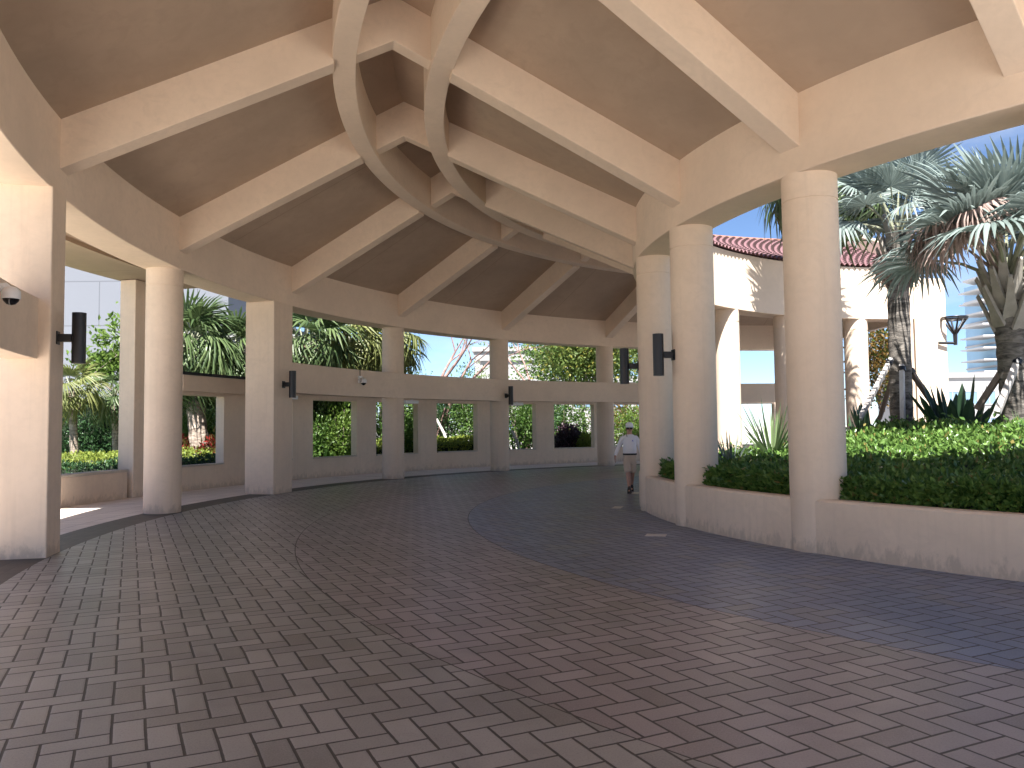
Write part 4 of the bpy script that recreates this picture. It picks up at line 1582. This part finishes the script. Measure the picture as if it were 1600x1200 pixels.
shm = skin_mesh('shorts', N, EE, a0)
bm = bmesh.new()
bm.from_mesh(shm)
loft(bm, [(.80, .150, .120, 0), (.86, .166, .138, 0), (.93, .168, .145, -.008), (1.0, .164, .142, -.014)])
bm.to_mesh(shm)
bm.free()
mesh_obj('shorts', shm, M['shorts'], man)
m = MB()
pr = [(.0, 0)]
for zz_ in (0.975, 1.020):
    for i in range(32):
        a = 2 * PI * i / 32
        m.v.append((.171 * math.cos(a), -.014 + .152 * math.sin(a), zz_))
m.f = [(i, (i + 1) % 32, 32 + (i + 1) % 32, 32 + i) for i in range(32)]
m.mi = [0] * 32
bo = m.build('belt', M['belt'], man, smooth=60)
sm = bo.modifiers.new('t', 'SOLIDIFY'); sm.thickness = .012; sm.offset = 1
# cap
m = MB()
cp = [(.100, 0), (.104, .035), (.098, .075), (.070, .110), (.03, .125), (.0, .127)]
m.lathe(cp, 24, (0, -.03, 1.712), cap=False)
c_o = m.build('cap', M['cap'], man, smooth=60)
m = MB()
n_ = 12
for j, (rad, zz_) in enumerate(((.098, .012), (.155, .004), (.185, -.018))):
    for i in range(n_ + 1):
        a = -PI / 2 + (i / n_ - .5) * 2.3
        rr = rad if j == 0 else .098 + (rad - .098) * (.25 + .75 * math.sin(PI * i / n_))
        m.v.append((rr * math.cos(a) * .97, -.03 + rr * math.sin(a), 1.722 + zz_))
for j in range(2):
    for i in range(n_):
        a = j * (n_ + 1) + i
        m.f.append((a, a + 1, a + n_ + 2, a + n_ + 1))
m.mi = [0] * len(m.f)
br = m.build('brim', M['cap'], c_o, smooth=60)
sm = br.modifiers.new('t', 'SOLIDIFY'); sm.thickness = .006
# sunglasses
m = MB()
for sx in (-1, 1):
    vs = []
    for i in range(7):
        a = -PI / 2 + sx * (.10 + i * .145)
        for zz_, rr in ((1.702, .106), (1.680, .112), (1.645, .106)):
            vs.append((rr * math.cos(a) * .98, -.03 + rr * math.sin(a) - .008, zz_))
    m.add(vs, [(i * 3 + j, i * 3 + j + 1, i * 3 + j + 4, i * 3 + j + 3) for i in range(6) for j in range(2)])
    m.tube([(sx * .088, -.075, 1.682), (sx * .095, .0, 1.678)], [.004, .004], 5)
m.tube([(-.015, -.142, 1.682), (.015, -.142, 1.682)], [.005, .005], 5)
sg = m.build('sunglasses', M['lens'], man, smooth=60)
sm = sg.modifiers.new('t', 'SOLIDIFY'); sm.thickness = .004
m = MB()
m.tube([(-.09, -.02, 1.66), (-.085, -.10, 1.56), (-.075, -.135, 1.50), (-.07, -.15, 1.46)], [.005, .005, .007, .011], 6)
m.build('lanyard', M['black'], man, smooth=60)
m = MB()
bm = bmesh.new(); add_ell(bm, (0, 0, 0), (.091, .088, .07)); hm_ = bpy.data.meshes.new('hair'); bm.to_mesh(hm_); bm.free()
ho = mesh_obj('hair', hm_, M['hair'], man); ho.location = (0, .004, 1.665)
MB().box((.055, -.147, 1.335), (.095, -.128, 1.355)).box((.065, -.143, 1.36), (.085, -.125, 1.372)).build('chest_emblem', M['emblem'], man)
for s, ry in (('r', .25), ('l', -.75)):
    to, an = joints['to' + s], joints['an' + s]
    ax = Matrix.Translation(an) @ Matrix.Scale(1.15, 4) @ Matrix.Rotation(ry if s == 'r' else -ry * .9, 4, 'X')
    N = []
    m = MB()
    secs = [(.075, .030, -.005, -.085), (.06, .042, .035, -.088), (0, .046, .070, -.09), (-.07, .048, .035, -.09), (-.13, .052, -.005, -.088), (-.185, .040, -.045, -.084), (-.205, .018, -.06, -.078)]
    for y_, w_, zt_, zb_ in secs:
        for i in range(12):
            a = 2 * PI * i / 12
            zc, hh_ = (zt_ + zb_) / 2, (zt_ - zb_) / 2
            m.v.append(ax @ Vector((w_ * math.cos(a), y_, zc + hh_ * math.sin(a))))
    for j in range(len(secs) - 1):
        for i in range(12):
            e = (i + 1) % 12
            m.f.append((j * 12 + i, j * 12 + e, j * 12 + 12 + e, j * 12 + 12 + i))
    m.f.append(tuple(range(12))); m.f.append(tuple(range(len(secs) * 12 - 12, len(secs) * 12)))
    m.mi = [0] * len(m.f)
    sho = m.build('shoe', M['shoe'], man, smooth=60)
    m = MB()
    for zz_ in (-.105, -.068):
        for y_, w_, zt_, zb_ in secs:
            m.v.append(ax @ Vector((-w_ * 1.08, y_, zz_)))
        for y_, w_, zt_, zb_ in secs[::-1]:
            m.v.append(ax @ Vector((w_ * 1.08, y_, zz_)))
    n2 = len(secs) * 2
    m.f = [tuple(range(n2))[::-1], tuple(range(n2, 2 * n2))] + [(i, (i + 1) % n2, (i + 1) % n2 + n2, i + n2) for i in range(n2)]
    m.mi = [0] * len(m.f)
    m.build('sole', M['sole'], sho)

# ================================================================== SKY, SUN, CAMERA
SUN_EL, SUN_AZ = math.radians(57), math.radians(-5)      # azimuth measured from -Y towards +X
w = bpy.data.worlds.new('World')
SC.world = w
w.use_nodes = True
nt = w.node_tree
bg = nt.nodes['Background']
sky = nt.nodes.new('ShaderNodeTexSky')
sky.sky_type = 'NISHITA'
sky.sun_disc = False
sky.sun_elevation = SUN_EL
sdir = Vector((math.sin(SUN_AZ) * math.cos(SUN_EL), -math.cos(SUN_AZ) * math.cos(SUN_EL), math.sin(SUN_EL)))
sky.sun_rotation = math.atan2(sdir.x, sdir.y)
sky.air_density = .62
sky.dust_density = .15
sky.ozone_density = 4.0
# thin white clouds drifting low over the horizon
tc = nt.nodes.new('ShaderNodeTexCoord')
mp = nt.nodes.new('ShaderNodeMapping')
mp.inputs['Scale'].default_value = (2.2, 2.2, 6.5)
nt.links.new(tc.outputs['Generated'], mp.inputs['Vector'])
nz = nt.nodes.new('ShaderNodeTexNoise')
nz.inputs['Scale'].default_value = 1.7
nz.inputs['Detail'].default_value = 7
nz.inputs['Roughness'].default_value = .58
nt.links.new(mp.outputs[0], nz.inputs['Vector'])
rp = nt.nodes.new('ShaderNodeValToRGB')
rp.color_ramp.elements[0].position = .54
rp.color_ramp.elements[0].color = (0, 0, 0, 1)
rp.color_ramp.elements[1].position = .72
rp.color_ramp.elements[1].color = (.30, .30, .30, 1)
nt.links.new(nz.outputs['Fac'], rp.inputs[0])
mxn = nt.nodes.new('ShaderNodeMix')
mxn.data_type = 'RGBA'
nt.links.new(rp.outputs[0], mxn.inputs[0])
nt.links.new(sky.outputs[0], mxn.inputs[6])
mxn.inputs[7].default_value = (6.0, 6.3, 6.8, 1)
nt.links.new(mxn.outputs[2], bg.inputs['Color'])
bg.inputs['Strength'].default_value = .05

sl = bpy.data.lights.new('sun', 'SUN')
sl.energy = 4.2
sl.angle = math.radians(.5)
sl.color = (1.0, .965, .915)
so = bpy.data.objects.new('sun', sl)
COL.objects.link(so)
so.rotation_euler = sdir.to_track_quat('Z', 'Y').to_euler()
so.location = (0, 0, 40)

cd = bpy.data.cameras.new('camera')
co = bpy.data.objects.new('camera', cd)
COL.objects.link(co)
cd.sensor_width = 36
cd.lens = 36 * F / 1600
cd.clip_start = .05
cd.clip_end = 3000
co.matrix_world = Matrix.Translation((0, 0, CAMH)) @ Matrix.Rotation(PI / 2 + PITCH, 4, 'X') @ Matrix.Rotation(ROLL, 4, 'Z')
SC.camera = co

SC.render.engine = 'CYCLES'
SC.cycles.use_denoising = True
SC.cycles.max_bounces = 12
SC.cycles.diffuse_bounces = 8
SC.cycles.transmission_bounces = 4
SC.cycles.glossy_bounces = 3
SC.cycles.transparent_max_bounces = 4
SC.cycles.sample_clamp_indirect = 8
SC.view_settings.view_transform = 'Standard'
SC.view_settings.look = 'None'
SC.view_settings.gamma = 1
SC.view_settings.exposure = 2.05
